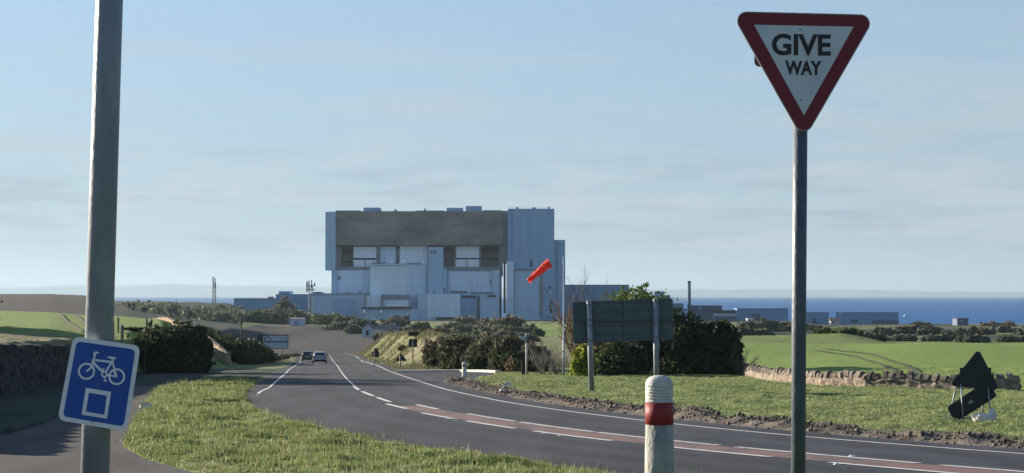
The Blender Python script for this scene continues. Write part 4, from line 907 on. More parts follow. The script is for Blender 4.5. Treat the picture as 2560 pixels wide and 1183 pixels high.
# near bollard
Y=11.; c=at(1648,938,Y); zg=gz(c.x,Y); u=Y/F
bo=thing('bollard','white ribbed concrete marker post with a red band, close to the camera','bollard',(c.x,Y,zg)); H=c.z-zg
def zz(py): return at(1648,py,Y).z-zg
R=35.2*u
mb=MB(); mb.lathe([(R*1.06,-.3),(R*1.05,zz(1183)),(R*1.0,zz(1061))],40); mb.build('post',M['bollard_low'],bo,True)
mb=MB(); mb.lathe([(R*1.012,zz(1060.5)),(R*1.004,zz(1006))],40); mb.build('red_band',M['red_band'],bo,True)
pr=[(R*.99,zz(1005.7))]
for k in range(5):
    y1=1004-k*7.6; pr+=[(R*.99,zz(y1-1)),(R*.985,zz(y1-5.0)),(R*.925,zz(y1-6.2)),(R*.985,zz(y1-7.4))]
pr+=[(R*.985,zz(962)),(R*.96,zz(955)),(R*.86,zz(948.5)),(R*.66,zz(942.5)),(R*.36,zz(939)),(R*.02,zz(938))]
mb=MB(); mb.lathe(pr,40); mb.build('ribbed_cap',M['bollard'],bo,True)
# far bollard at the turning
Y=97.5; x=at(1161,940,Y).x; zg=gz(x,Y); fb=thing('bollard','small white marker post on the corner of the turning, far side of the road','bollard',(x,Y,zg)); u=Y/F; h=at(1161,905,Y).z-zg
mb=MB(); mb.lathe([(6.6*u,-.3),(5.6*u,h*.72)],20); mb.build('post',M['bollard'],fb,True)
mb=MB(); mb.lathe([(5.0*u,h*.72),(5.0*u,h*.77)],20); mb.build('dark_band',M['black'],fb,True)
mb=MB(); mb.lathe([(6.2*u,h*.77),(6.4*u,h*.9),(5.2*u,h*.97),(2.8*u,h),(.01,h*1.005)],20); mb.build('cap',M['bollard'],fb,True)
# direction sign seen from behind
Y=71.5; xl,xr=at(1476,980,Y).x,at(1640,960,Y).x; zg=gz(xl,Y); ds=thing('direction_sign','large green-grey direction sign seen from behind on two grey posts','sign',((xl+xr)/2,Y,zg)); O=ds.location.copy()
u=Y/F
for pt,pb,t in ((1472.5,1479.5,752),(1639,1641.5,747)):
    a=at(pt,t,Y); x=at(pb,980,Y).x; z=gz(x,Y); mb=MB(); mb.tube([(x,Y,z-.4),(a.x,Y,a.z)],6.8*u,14); mb.build('post',M['galv'],ds,True,O)
Yp=Y+.16
mb=MB(); flat(mb,rounded([(1431,755),(1681,746),(1683,801.5),(1432,806.5)],5,3),Yp,.02); p1=mb.build('upper_panel',M['sign_back'],ds,False,O)
mb=MB(); flat(mb,rounded([(1432,807.5),(1683,802.5),(1684.5,850),(1435,859)],5,3),Yp,.02); p2=mb.build('lower_panel',M['sign_back'],ds,False,O)
for par,ys in ((p1,((757,747.5),(779,773.5),(801,796.5))),(p2,((812,807),(833,827.5),(853,844.5)))):
    for a,b in ys:
        mb=MB(); flat(mb,[(1434,a),(1680,b),(1680,b+3),(1434,a+3)],Yp-.05,.045); o=mb.build('rail',M['sign_back'],None,False,O); o.parent=par
mb=MB(); flat(mb,[(1436,800),(1680,795),(1680,808),(1436,813)],Yp+.022,.02); mb.build('backing_strip',M['sign_black_back'],ds,False,O)
mb=MB(); flat(mb,[(1555,750.5),(1557,750.4),(1559,803),(1557,803)],Yp-.012,.01); flat(mb,[(1556,812),(1558,812),(1560,850),(1558,850)],Yp-.012,.01); mb.build('panel_joint',M['sign_black_back'],ds,False,O)
mb=MB()
for px,ys in ((1473.5,(762,800,815,850)),(1639.5,(752,795,808,842))):
    for py in ys: c=at(px,py,Y); mb.tube([c-Vector((0,0,.04)),c+Vector((0,0,.04))],7.6*u,14)
mb.build('clip',M['galv_dark'],ds,False,O)
# temporary signs on a frame (seen from behind)
Y=42.8; c=at(2436,1056,Y); zg=gz(c.x,Y); ts=thing('roadworks_sign','black triangular temporary sign seen from behind, on a spindly frame with a tilted plate','sign',(c.x,Y,zg)); O=ts.location.copy(); u=Y/F
tri=[(2445,868),(2385,968),(2500,972)]
mb=MB(); flat(mb,rounded([(2446,872),(2372,965),(2500,976)],8,6),Y,.02); mb.build('triangle_plate',M['sign_black_back'],ts,False,O)
mb=MB(); flat(mb,rounded([(2399.5,919.5),(2478,919.5),(2479,965),(2399,962)],2.5,3),Y-.04,.03); mb.build('backing_plate',M['sign_black_back'],ts,False,O)
tp_=MB(); flat(tp_,rounded([(2367,1018),(2446,966),(2480,962),(2492,991),(2402,1049),(2385,1050)],7,5),Y-.02,.02); tpl=tp_.build('tilted_plate',M['sign_black_back'],ts,False,O)
mb=MB(); flat(mb,[(2419,1006),(2430,1000),(2434,1005),(2424,1011)],Y-.026,.005); o=mb.build('sticker',M['galv'],None,False,O); o.parent=tpl
for (x0,y0,x1,y1,dy) in ((2400,960,2405,1060,-.12),(2393,955,2379,1056,.35),(2468,970,2474,1056,-.12),(2466,980,2457,1047,.35)):
    a=at(x0,y0,Y); b=at(x1,y1,Y); a.y+=dy*.2-.06; b.y+=dy; b.z=gz(b.x,b.y)-.05; mb=MB(); mb.tube([b,a],[2.1*u,1.9*u],8); mb.build('leg',M['galv'],ts,True,O)
a=at(2379,1052,Y); mb=MB(); mb.tube([(a.x-.1,Y+.35,gz(a.x,Y)+.05),(at(2474,0,Y).x+.1,Y+.35,gz(at(2474,0,Y).x,Y)+.05)],.02,6); mb.build('foot_bar',M['galv_dark'],ts,False,O)
def blob(name,label,cat,x,y,sx,sy,sz,m,seed,rough=.12,part=None,lift=0.3,rot=0):
    rng=np.random.default_rng(seed); mb=MB(); n=14; k=8; V=[]
    for i in range(k+1):
        ph=math.pi*i/k
        for j in range(n):
            th=2*math.pi*j/n; f=1+rough*(.6*math.sin(3*th+seed+ph*2)+.6*math.sin(2*th*2+ph*3+seed*2)+rng.normal()*.35)
            sgn=lambda v,p: math.copysign(abs(v)**p,v)
            V.append((sx*f*sgn(math.sin(ph),.7)*sgn(math.cos(th),.8), sy*f*sgn(math.sin(ph),.7)*sgn(math.sin(th),.8), sz*f*sgn(math.cos(ph),.7)))
    F_=[(i*n+j,(i+1)*n+j,(i+1)*n+(j+1)%n,i*n+(j+1)%n) for i in range(k) for j in range(n)]
    mb.add(V,F_); o=mb.build(name,m); o.location=(x,y,gz(x,y)+sz*lift); o.rotation_euler.z=rot; return tag(o,label,cat)
sx_=at(2458,1060,Y-.3).x; blob('sandbag','white sandbag slumped over the frame foot of the roadworks sign','sandbag',sx_-.02,Y-.35,.30,.16,.12,M['sandbag'],3,.12,lift=.7,rot=.15)
blob('sandbag','smaller white sandbag propped at the right leg of the roadworks sign','sandbag',at(2481,1056,Y-.3).x,Y-.3,.10,.11,.17,M['sandbag'],5,.15,lift=.8)
# stones
a=ray_ground(367,1034); blob('stone','pale stone lying on the path edge right of the blue bicycle sign','stone',a[0],a[1],.19,.14,.13,M['pale_stone'],8,.2,lift=1.1)
a=ray_ground(1268,968); blob('stone','pale angular stone on the grass verge across the road','stone',a[0],a[1],.28,.14,.16,M['pale_stone'],9,.25,lift=.5,rot=.6)
a=ray_ground(1257,984); blob('stone','small white stone in the muddy road edge below the angular stone','stone',a[0],a[1],.14,.1,.07,M['sandbag'],10,.2,lift=.8)
a=ray_ground(1128,951); blob('stone','light stone at the grass tip of the turning','stone',a[0],a[1],.16,.12,.16,M['pale_stone'],12,.25,lift=.7)
# small warning signs, seen from behind
def tri_sign(label,px,Y,apex,bw,hh,square=None):
    x=at(px,0,Y).x; zg=gz(x,Y); t=thing('warning_sign',label,'sign',(x,Y,zg)); O=t.location.copy(); u=Y/F
    mb=MB(); flat(mb,rounded([(px,apex-3),(px-bw/2-3,apex+hh),(px+bw/2+3,apex+hh)],2,4),Y,.03); mb.build('triangle_plate',M['sign_black_back'],t,False,O)
    if square: mb=MB(); flat(mb,rounded([(px-bw/2,square[0]),(px+bw/2,square[0]),(px+bw/2,square[1]),(px-bw/2,square[1])],1.5,3),Y-.005,.03); mb.build('lower_plate',M['sign_black_back'],t,False,O)
    mb=MB(); mb.tube([(x,Y-.08,zg-.3),(x,Y-.08,at(px,apex+3,Y).z)],1.9*u if not square else 1.2*u,10); mb.build('pole',M['galv_dark'],t,True,O)
    return t
tri_sign('small black backed triangular sign with a plate under it, farthest up the road bank',939,168,871,17,14,(884.5,893))
tri_sign('small black backed triangular sign on a stout post at the corner of the turning',1003,146,887,25,16)
Y=150; x=at(1034,0,Y).x; zg=gz(x,Y); q=thing('square_sign','small dark square sign on a thin post left of the mid hedge','sign',(x,Y,zg)); O=q.location.copy(); u=Y/F
mb=MB(); flat(mb,rounded([(1022.5,848),(1043,848),(1043,868),(1022.5,868)],2.5,4),Y,.04); mb.build('square_plate',M['green_sign'],q,False,O)
mb=MB(); mb.tube([(x+.02,Y-.1,zg-.3),(x,Y-.1,at(1034,850,Y).z)],1.6*u,10); mb.build('pole',M['wood_post'],q,True,O)
# finger post
Y=114; x=at(1316,0,Y).x; zg=gz(x,Y); q=thing('finger_post','white finger signpost with one pointing arm in front of the mid hedge','signpost',(x,Y,zg)); O=q.location.copy(); u=Y/F
mb=MB(); mb.tube([(x,Y,zg-.3),(x,Y,at(1316,858,Y).z)],2.5*u,12); mb.build('post',M['bollard'],q,True,O)
mb=MB(); mb.tube([(x,Y,at(1316,858,Y).z+.003),(x,Y,at(1316,838,Y).z)],2.7*u,12); mb.build('upper_post',M['galv_dark'],q,True,O)
mb=MB(); mb.lathe([(2.8*u,at(0,837.6,Y).z),(3.3*u,at(0,835.5,Y).z),(1.6*u,at(0,833,Y).z),(.01,at(0,832.5,Y).z)],12,(x,Y)); mb.build('finial',M['bollard'],q,True,O)
mb=MB(); flat(mb,[(1315,841),(1315,849),(1303,849),(1299.5,845),(1303,841)],Y-.02,.05); mb.build('finger_arm',M['sign_grey'],q,False,O)
Y=113.4; x=at(1308,0,Y).x; zg=gz(x,Y); q=thing('litter_bin','slim black litter bin standing beside the white finger post','bin',(x,Y,zg)); u=Y/F; h=at(0,896,Y).z-zg
mb=MB(); mb.box(-4.8*u,4.8*u,-.14,.14,-.1,h*.8); mb.build('bin_body',M['sign_black_back'],q,bevel=.02); mb=MB(); mb.prism([(-5.1*u,-.16,h*.803),(5.1*u,-.16,h*.803),(5.1*u,.16,h*.803),(-5.1*u,.16,h*.803)],(0,0,.06)); mb.prism([(-4*u,-.1,h*.86),(4*u,-.1,h*.86),(3.2*u,-.1,h),(-3.2*u,-.1,h)],(0,.2,0)); mb.build('bin_lid',M['sign_black_back'],q)
# windsock
Y=113; x=at(1408,0,Y).x; zg=gz(x,Y); q=thing('windsock','drooping orange-red windsock on a tall thin mast','windsock',(x,Y,zg)); O=q.location.copy(); u=Y/F
zt=at(0,652,Y).z
mb=MB(); mb.tube([(x,Y,zg-.4),(x,Y,zg+2.4),(x,Y,zg+2.41),(x,Y,zt)],[2.6*u,2.4*u,1.7*u,1.1*u],10); mb.build('mast',M['sign_grey'],q,True,O)
mb=MB(); mb.tube([(x,Y,zt-.06),at(1377,656,Y)],.012,6); mb.build('swivel_arm',M['galv_dark'],q,True,O)
K_=24; xs_=np.linspace(0,1,K_); P=[at(np.interp(t,[0,.2,.4,.6,.8,1],[1375,1366,1354,1342,1331,1320.5]),np.interp(t,[0,.2,.4,.6,.8,1],[658,663.5,674,684,694,702.5]),Y) for t in xs_]
mb=MB(); n=22; rr=[np.interp(t,[0,.2,.4,.6,.8,1],[11.2,10.2,8.3,7.2,6.3,5.4])*(1+.05*math.sin(t*21)+.04*math.sin(t*47)) for t in xs_]
mb.tube(P,[k*u for k in rr],n,False)
mb.v=[(a+.014*math.sin((i%n)*1.7+(i//n)*.35),b,c+.026*math.sin((i%n)*1.15+(i//n)*.5)+.012*math.sin((i//n)*1.9)) for i,(a,b,c) in enumerate(mb.v)]
mb.build('sock',M['windsock'],q,True,O)
def hoop(p0,p1,r,m,name):
    d=(p1-p0).normalized(); a=d.cross(Vector((0,1,0))).normalized(); b=d.cross(a); pts=[p0+(a*math.cos(t)+b*math.sin(t))*r for t in np.linspace(0,2*math.pi,25)]
    mb=MB(); mb.tube(pts,.018,6,False); mb.build(name,m,q,True,O)
hoop(P[0],P[1],11.4*u,M['windsock'],'mouth_hoop')
for t_ in (.33,.66):
    k_=int(t_*(K_-1)); hoop(P[k_],P[k_+1],rr[k_]*u*1.03,M['windsock_pale'],'seam_band')
hoop(P[-1],P[-2],5.5*u,M['windsock_pale'],'tail_hem')
# route sign facing the camera
Y=262; px=682; x=at(px,0,Y).x; zg=gz(x,Y); q=thing('route_sign','white and dark green route sign on two thin posts, beside the road ahead','sign',(x,Y,zg)); O=q.location.copy(); u=Y/F
mb=MB(); flat(mb,rounded([(644,837.5),(721,837.5),(721,872.5),(644,872.5)],2,4),Y,.06); p=mb.build('sign_panel',M['green_sign'],q,False,O)
def sub(name,m,*polys):
    mb=MB()
    for g in polys: flat(mb,g,Y-.012,.01)
    o=mb.build(name,M[m],None,False,O); o.parent=p
sub('white_panel','sign_grey',[(658,839.5),(719.5,839.5),(719.5,853.4),(658,853.4)]); sub('white_panel','sign_grey',[(658,856),(719.5,856),(719.5,871),(658,871)]); sub('white_stub','sign_grey',[(646,853.8),(657.6,853.8),(657.6,855.2),(646,855.2)])
mb=MB(); n=28; mb.ringpoly([at(669+8*math.cos(2*math.pi*k/n),849+8.5*math.sin(2*math.pi*k/n),Y-.03) for k in range(n)],[at(669+5.5*math.cos(2*math.pi*k/n),849+6*math.sin(2*math.pi*k/n),Y-.03) for k in range(n)],(0,.015,0)); o=mb.build('roundabout_symbol',M['bfar_dark'],None,False,O); o.parent=p
for px_ in (677.5,709.5):
    X=at(px_,0,Y).x; g=gz(X,Y); mb=MB(); mb.tube([(X,Y+.12,g-.4),(X,Y+.12,at(0,840,Y).z)],.085,8); mb.build('post',M['galv_dark'],q,True,O)
# fence posts on the left bank
def post(label,px,Y,top,group='fence posts beyond the blue sign',base=None):
    x=at(px,0,Y).x; zg=gz(x,Y); h=max(.6,at(px,top,Y).z-zg); mb=MB(); l=random.uniform(-.04,.04)
    mb.prism([(-.07,-.07,-.3),(.07,-.07,-.3),(.07,.07,-.3),(-.07,.07,-.3)],(l,0,h+.3)); mb.prism([(-.07+l,-.07,h),(.07+l,-.07,h),(.05+l,.05,h+.05),(-.05+l,.05,h+.05)],(0,.02,.03))
    o=mb.build('fence_post',M['wood_post']); o.location=(x,Y,zg); tag(o,label,'post',group)
post('weathered fence post nearest the lamp post, right of it',290.5,88,806); post('weathered fence post above the top right corner of the blue bicycle sign',313,86,815); post('farther thin fence post between the two near fence posts',303.5,140,795)
post('dark fence post on the crest left of the tall gate hedge',373,150,796); post('shorter dark fence post on the crest, next to the tall gate hedge',386,148,800)
# road studs
rs0=None
for i,(off,y) in enumerate([(-.8,20.6),(-.8,21.5),(-.8,27.5),(-.8,28.4),(.8,29.5),(-.8,36.4),(-.8,37.3),(.8,24.5),(-.8,44),(-.8,44.9)]):
    if rs0 is None:
        mb=MB(); mb.prism([(-.04,-.03,0),(.04,-.03,0),(.03,-.016,.022),(-.03,-.016,.022)],(0,.04,0)); mb.box(-.055,.055,-.055,.055,-.02,.004); rs0=mb.build('road_stud',M['stud']); o=rs0
    else: o=rs0.copy(); COL.objects.link(o)
    f=off_curve(off)(np.array([float(y)]))[0]; o.location=(f,y,float(zbase(f,y)[0])+.012)
    tag(o,'small silver reflective stud set in the road along the red centre strip','road stud','road studs along the red centre strip')
# sea boat and bird
Y=3200; p=at(2258,789,849); 
bt=thing('boat','tiny white boat on the sea right of the shore blocks','boat',(at(2258,0,1180).x,1180,-15.55)); mb=MB(); mb.prism([(-1.6,-.6,0),(1.3,-.6,0),(2,0,0),(1.3,.6,0),(-1.6,.6,0)],(0,0,.75)); mb.build('hull',M['bwhite'],bt); mb=MB(); mb.box(-1.0,.3,-.45,.45,.76,1.5); mb.build('wheelhouse',M['bwhite'],bt)
mb=MB(); c=at(2512,708,300); mb.add([(-.55,0,.22),(-.2,.12,.05),(-.22,-.12,.06),(0,.2,0),(0,-.2,.02),(.2,.12,.05),(.22,-.12,.06),(.55,0,.22),(0,0,-.07),(0,.1,.07)],[(0,1,2),(1,3,4,2),(3,5,6,4),(5,7,6),(3,8,4),(3,9,4),(3,9,8),(4,8,9)])
o=mb.build('gull',M['pgrey']); o.location=c; tag(o,'distant gull gliding over the sea at the right edge','bird')

# ------------------------------------------------------------ cars
def car(label,px,Y,body_c,heading,glow=False):
    off=-2.1; x=at(px,0,Y).x; zg=float(zbase(x,Y)[0]); t=thing('parked_car' if False else 'car',label,'car',(x,Y,zg)); t.rotation_euler.z=heading
    pm=mat('car_paint_'+('silver' if body_c[0]>.2 else 'dark'),body_c,rough=.3,spec=.5,metal=.35)
    gl=M.setdefault('glass',mat('car_glass',(.012,.015,.02),rough=.08,spec=.6)); rub=M.setdefault('rubber',mat('tyre_rubber',(.012,.012,.013),rough=.85)); tl=M.setdefault('lamp_red',mat('tail_lamp',(.35,.012,.015),rough=.3))
    def loft(name,secs,m,n=12,sm=True):
        mb=MB(); V=[];k=len(secs[0][1])
        for yy,s in secs: V+=[(a,yy,b) for a,b in s]
        F_=[(i*k+j,i*k+(j+1)%k,(i+1)*k+(j+1)%k,(i+1)*k+j) for i in range(len(secs)-1) for j in range(k)]
        mb.add(V,F_+[tuple(range(k)),tuple(reversed(range((len(secs)-1)*k,len(secs)*k)))]); o=mb.build(name,m,t,False,bevel=.03); return o
    def sec(w,z0,z1,c=.12): return [(-w+c*.5,z0),(w-c*.5,z0),(w,z0+c),(w,z1-c),(w-c,z1),(-w+c,z1),(-w,z1-c),(-w,z0+c)]
    loft('body',[(0,sec(.80,.36,.92)),(.1,sec(.86,.28,.98)),(.8,sec(.89,.24,1.0)),(2.9,sec(.89,.24,.97)),(3.8,sec(.85,.26,.84)),(4.15,sec(.74,.34,.7))],pm)
    def cab(w0,w1,z0,z1): return [(-w0,z0),(w0,z0),(w1,z1-.06),(w1-.1,z1),(-w1+.1,z1),(-w1,z1-.06)]
    loft('cabin',[(.06,cab(.80,.74,.96,1.02)),(.34,cab(.82,.64,.96,1.40)),(.9,cab(.83,.63,.96,1.47)),(1.9,cab(.83,.62,.96,1.45)),(2.9,cab(.80,.68,.95,1.0))],pm)
    mb=MB(); mb.prism([(-.66,.075,1.03),(.66,.075,1.03),(.55,.30,1.345),(-.55,.30,1.345)],(0,-.015,.012)); mb.build('rear_window',gl,t)
    for s in (-1,1):
        mb=MB(); mb.prism([(s*.825,.5,1.0),(s*.825,2.5,1.0),(s*.68,1.9,1.38),(s*.68,.62,1.38)],(s*.022,0,.006)); mb.build('side_window',gl,t)
        mb=MB(); mb.box(s*.80-.07,s*.80+.07,-.012,.12,.70,.99); mb.build('tail_lamp',tl,t,bevel=.01)
        mb=MB(); mb.box(s*1.0-.10,s*1.0+.10,2.35,2.45,.95,1.09); mb.build('mirror',pm,t,bevel=.02)
        for yy in (.75,3.3):
            mb=MB(); mb.tube([(s*.70,yy,.31),(s*.90,yy,.31)],.31,20); w=mb.build('wheel',rub,t); mb=MB(); mb.tube([(s*.9,yy,.31),(s*.91,yy,.31)],.2,14); o=mb.build('rim',M['galv'],None); o.parent=w
    mb=MB(); mb.box(-.78,.78,-.05,.1,.26,.46); mb.build('bumper',rub,t,bevel=.03)
    mb=MB(); mb.box(-.26,.26,-.02,.05,.62,.74); mb.build('number_plate',mat('plate_yellow',(.55,.42,.06),rough=.5),t)
    return t
m_=(road_x(205.)-road_x(200.))/5
car('silver blue hatchback driving away, the nearer and right one of the two cars',803,203,(.28,.33,.42),-math.atan(m_)*1)
car('dark car driving away, half hidden on the left of the silver hatchback',773,228,(.07,.085,.11),-math.atan(m_)*1)

# ------------------------------------------------------------ grass blades
def blades(name, x, y, h, w, m, seed, lean=.5):
    rng=np.random.default_rng(seed); n=len(x); z=zbase(x,y)+lumps(x,y)-.01
    a=rng.uniform(0,np.pi*2,n); dx,dy=np.cos(a)*w*.5,np.sin(a)*w*.5; L=rng.uniform(0,np.pi*2,n); k=h*lean*rng.random(n)
    A=np.stack([x-dx,y-dy,z],-1); B=np.stack([x+dx,y+dy,z],-1); T=np.stack([x+np.cos(L)*k,y+np.sin(L)*k,z+h],-1)
    V=np.stack([A,B,T],1).reshape(-1,3); return tag(np_mesh(name,V,np.arange(3*n).reshape(-1,3),m),kind='stuff')
def scatter(n,y0,y1,xf0,xf1,seed,pw):
    rng=np.random.default_rng(seed); y=y0*(y1/y0)**(rng.random(n)**pw); a=xf0(y); b=xf1(y); x=a+(b-a)*rng.random(n); return x,y
rng=np.random.default_rng(5)
x,y=scatter(330000,22,100,lambda y:grass_left(y)-.45,lambda y:grass_right(y)+.35,1,1.0)
cl=fbm(x,y,.55,90,3)+.6*fbm(x,y,2.5,93,2); edge=np.minimum(x-grass_left(y),grass_right(y)-x)+.9*fbm(x,y,.7,98,2); keep=(rng.random(len(x))<np.clip(.62+cl*1.2,.12,1))&(edge>-.3); x,y,cl=x[keep],y[keep],cl[keep]
blades('grass',x,y,(.04+.06*rng.random(len(x))+.09*(rng.random(len(x))>.97))*np.clip(1+cl*1.2,.5,1.7)*np.interp(y,[22,60,100],[1,1.2,1.4]),.02*np.interp(y,[22,50,100],[1,1.8,3.2])*(.7+.6*rng.random(len(x))),M['grass_blade'],2)
x,y=scatter(260000,27,128,lambda y:off_curve(6.0)(y),lambda y:np.interp(y,[27,66,69,72,76,85,110,128],[20,40,32,25,19,15,16,12]),3,.9)
off=road_off(x,y); cl=fbm(x,y,.8,95,3); keep=(rng.random(len(x))<np.clip(.5+cl,.1,1)*smooth((off-5.8-cl*2)/2.0))&~((y>96)&(x<side_right(y)+.3))&(x>-1.5)
x,y,cl=x[keep],y[keep],cl[keep]
blades('grass',x,y,(.03+.045*rng.random(len(x)))*np.interp(y,[27,60,128],[1,1.1,1.3]),.022*np.interp(y,[27,50,128],[1,2,3.6])*(.7+.6*rng.random(len(x))),M['grass_short'],4)
# dandelion heads and pale dead blades in the near verge
x,y=scatter(110,24,75,lambda y:grass_left(y)+.2,lambda y:grass_right(y)-.2,6,1.0); fl=mat('dandelion_yellow',(.5,.38,.02),rough=.8)
Z=zbase(x,y)+lumps(x,y)+.1; s=.022*np.interp(y,[24,75],[1,2]); V=[];
for i in range(len(x)):
    for k in range(6): V.append((x[i]+s[i]*math.cos(k*math.pi/3),y[i]+s[i]*math.sin(k*math.pi/3),Z[i]+(.01 if k%2 else 0)))
tag(np_mesh('dandelion',V,np.arange(len(V)).reshape(-1,6),fl),kind='stuff')
x,y=scatter(5200,22,70,lambda y:grass_left(y),lambda y:grass_right(y),8,1.0)
blades('dry_grass',x,y,.05+.1*rng.random(len(x)),.022*np.interp(y,[22,70],[1,2]),mat('dead_grass',(.34,.29,.16),(.2,.16,.08),3,.8,transl=.3,rnd=.4),9,.9)
x,y=scatter(60000,137,300,lambda y:off_curve(5.0)(y),lambda y:off_curve(24)(y),14,1.0); cl=fbm(x,y,4,97,3); k_=rng.random(len(x))<np.clip(.45+cl*1.6,.03,1); x,y,cl=x[k_],y[k_],cl[k_]
blades('dry_grass',x,y,(.12+.3*rng.random(len(x)))*np.clip(1+cl,.5,1.6),.07*np.interp(y,[137,300],[1,2])*(.7+.6*rng.random(len(x))),mat('bank_grass',(.06,.075,.03),(.19,.17,.10),.35,.8,transl=.3,rnd=.4,lo=.3,hi=.7,detail=8),15,.8)
# soil clods along the muddy road edge
def clods():
    rng=np.random.default_rng(12); n=5600; y=rng.uniform(22,112,n); o=rng.normal(6.25,.42,n); x=np.array([off_curve(oo)(np.array([yy]))[0] for oo,yy in zip(o,y)])
    keep=(soil_mask(x,y)>.25); x,y=x[keep],y[keep]; n=len(x); s=.02+.05*rng.random(n)**2.2; z=zbase(x,y)+lumps(x,y)+s*.3
    dirs=np.array([(1,0,0),(0,1,0),(-1,0,0),(0,-1,0),(0,0,1),(0,0,-1)],float); V=(dirs[None]*s[:,None,None]*(.6+.7*rng.random((n,6,1))))+np.stack([x,y,z],-1)[:,None]+rng.normal(size=(n,6,3))*s[:,None,None]*.2
    f=np.array([(0,1,4),(1,2,4),(2,3,4),(3,0,4),(1,0,5),(2,1,5),(3,2,5),(0,3,5)]); q=(np.arange(n)[:,None,None]*6+f[None]).reshape(-1,3)
    tag(np_mesh('soil',V.reshape(-1,3),q,mat('soil_clods',(.045,.036,.03),(.13,.11,.095),4,.95,rnd=.3)),kind='stuff')
clods()

# ------------------------------------------------------------ air, light, camera
HAZE=7e-5
hz=MB(); hz.box(-44000,44000,-44000,44000,-260,430); ho=hz.build('haze',bpy.data.materials.new('haze_air')); tag(ho,kind='stuff')
hm=ho.data.materials[0]; hm.use_nodes=True; N=hm.node_tree.nodes; N.remove(N['Principled BSDF']); v=N.new('ShaderNodeVolumePrincipled'); v.inputs['Color'].default_value=(.37,.49,.60,1); v.inputs['Density'].default_value=HAZE; v.inputs['Anisotropy'].default_value=.2
hm.node_tree.links.new(v.outputs[0],N['Material Output'].inputs['Volume'])
W=bpy.data.worlds.new('World'); S.world=W; W.use_nodes=True; N=W.node_tree.nodes; L=W.node_tree.links; bg=N['Background']
sk=N.new('ShaderNodeTexSky'); sk.sky_type='NISHITA'; sk.sun_disc=False; sk.sun_elevation=SUN_EL; sk.sun_rotation=-SUN_AZ; sk.air_density=1.0; sk.dust_density=.6; sk.ozone_density=1.5; sk.altitude=30
tc=N.new('ShaderNodeTexCoord'); sep=N.new('ShaderNodeSeparateXYZ'); L.new(tc.outputs['Generated'],sep.inputs[0])
def cloud(st,scale,lo,hi,off,det=7):
    mp=N.new('ShaderNodeMapping'); mp.inputs['Scale'].default_value=st; mp.inputs['Location'].default_value=off; L.new(tc.outputs['Generated'],mp.inputs[0])
    n=N.new('ShaderNodeTexNoise'); n.inputs['Scale'].default_value=scale; n.inputs['Detail'].default_value=det; n.inputs['Roughness'].default_value=.58; L.new(mp.outputs[0],n.inputs['Vector'])
    r=N.new('ShaderNodeMapRange'); r.inputs['From Min'].default_value=lo; r.inputs['From Max'].default_value=hi; r.interpolation_type='SMOOTHSTEP'; L.new(n.outputs['Fac'],r.inputs['Value']); return r.outputs[0]
def band(z0,z1,z2,z3):
    r=N.new('ShaderNodeValToRGB'); e=r.color_ramp.elements; e[0].position=z0; e[0].color=(0,0,0,1); e[1].position=z1; e[1].color=(1,1,1,1)
    a=e.new(z2); a.color=(1,1,1,1); b=e.new(z3); b.color=(0,0,0,1); L.new(sep.outputs[2],r.inputs[0]); return r.outputs[0]
def mul(a,b):
    m=N.new('ShaderNodeMath'); m.operation='MULTIPLY'
    L.new(a,m.inputs[0])
    if hasattr(b,'node'): L.new(b,m.inputs[1])
    else: m.inputs[1].default_value=b
    return m.outputs[0]
def mixs(f,a,c):
    q=N.new('ShaderNodeMix'); q.data_type='RGBA'; L.new(f,q.inputs['Factor']); L.new(a,q.inputs['A'])
    if isinstance(c,tuple): q.inputs['B'].default_value=(*c,1)
    else: L.new(c,q.inputs['B'])
    return q.outputs['Result']
SKY=sk.outputs[0]
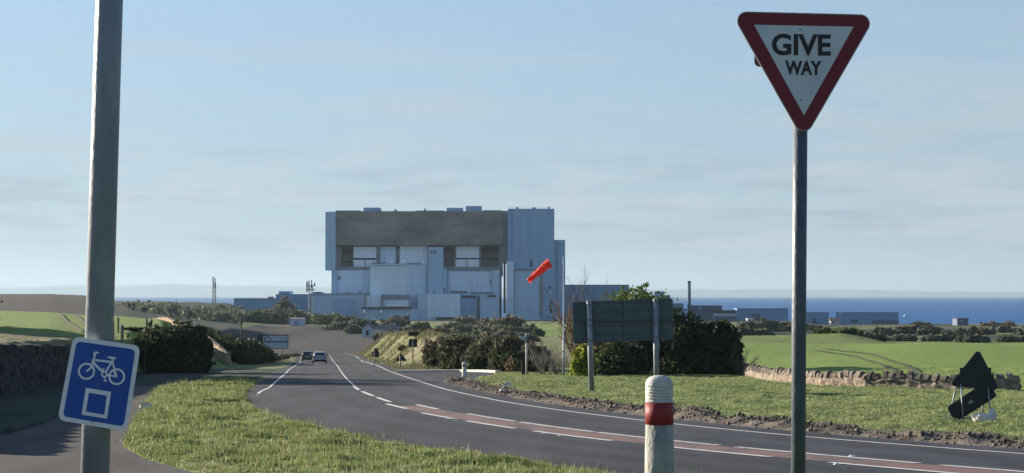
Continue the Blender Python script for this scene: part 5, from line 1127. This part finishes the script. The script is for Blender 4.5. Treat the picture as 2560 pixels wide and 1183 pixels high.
m=N.new('ShaderNodeMix'); m.data_type='RGBA'; m.blend_type='MULTIPLY'; m.inputs['Factor'].default_value=1; L.new(SKY,m.inputs['A']); m.inputs['B'].default_value=(.42,.56,.80,1); SKY=m.outputs['Result']
def elev(stops):
    r=N.new('ShaderNodeValToRGB'); e=r.color_ramp.elements
    while len(e)<len(stops): e.new(.5)
    for i,(p,v) in enumerate(stops): e[i].position=p; e[i].color=(v,v,v,1)
    L.new(sep.outputs[2],r.inputs[0]); return r.outputs[0]
SKY=mixs(elev([(0,.95),(.04,.92),(.09,.82),(.18,.62),(.35,.3)]),SKY,(1.66,2.22,2.60))
SKY=mixs(mul(mul(cloud((1,1,8),5.5,.46,.64,(3.1,1,0)),elev([(0,.35),(.03,1),(.11,.8),(.19,0)])),.8),SKY,(2.05,2.42,2.68))
SKY=mixs(mul(mul(cloud((1,1,9),11,.5,.62,(7.3,2,.4)),elev([(.01,0),(.025,1),(.05,.9),(.11,0)])),1.0),SKY,(1.45,1.85,2.25))
SKY=mixs(mul(mul(cloud((1,1,6),16,.52,.62,(1.3,5,.9)),elev([(.015,0),(.03,1),(.06,.8),(.13,0)])),.8),SKY,(2.3,2.55,2.75))
L.new(SKY,bg.inputs['Color']); bg.inputs['Strength'].default_value=.075
sl=bpy.data.lights.new('sun','SUN'); sl.energy=5; sl.angle=rad(.5); sl.color=(1,.86,.68); so=bpy.data.objects.new('sun',sl); COL.objects.link(so)
d=Vector((-math.sin(SUN_AZ)*math.cos(SUN_EL),math.cos(SUN_AZ)*math.cos(SUN_EL),math.sin(SUN_EL))); so.rotation_euler=d.to_track_quat('Z','Y').to_euler(); so.location=(-60,40,30)
cam=bpy.data.cameras.new('camera'); co=bpy.data.objects.new('camera',cam); COL.objects.link(co); cam.sensor_width=36; cam.lens=36*F/2560; cam.clip_start=.1; cam.clip_end=120000
co.rotation_euler=(math.pi/2+PITCH,0,0); S.camera=co
S.view_settings.view_transform='Standard'; S.view_settings.look='None'; S.view_settings.gamma=1; S.view_settings.exposure=1.7
try: S.cycles.use_denoising=True; S.cycles.volume_step_rate=1; S.cycles.max_bounces=8
except Exception: pass
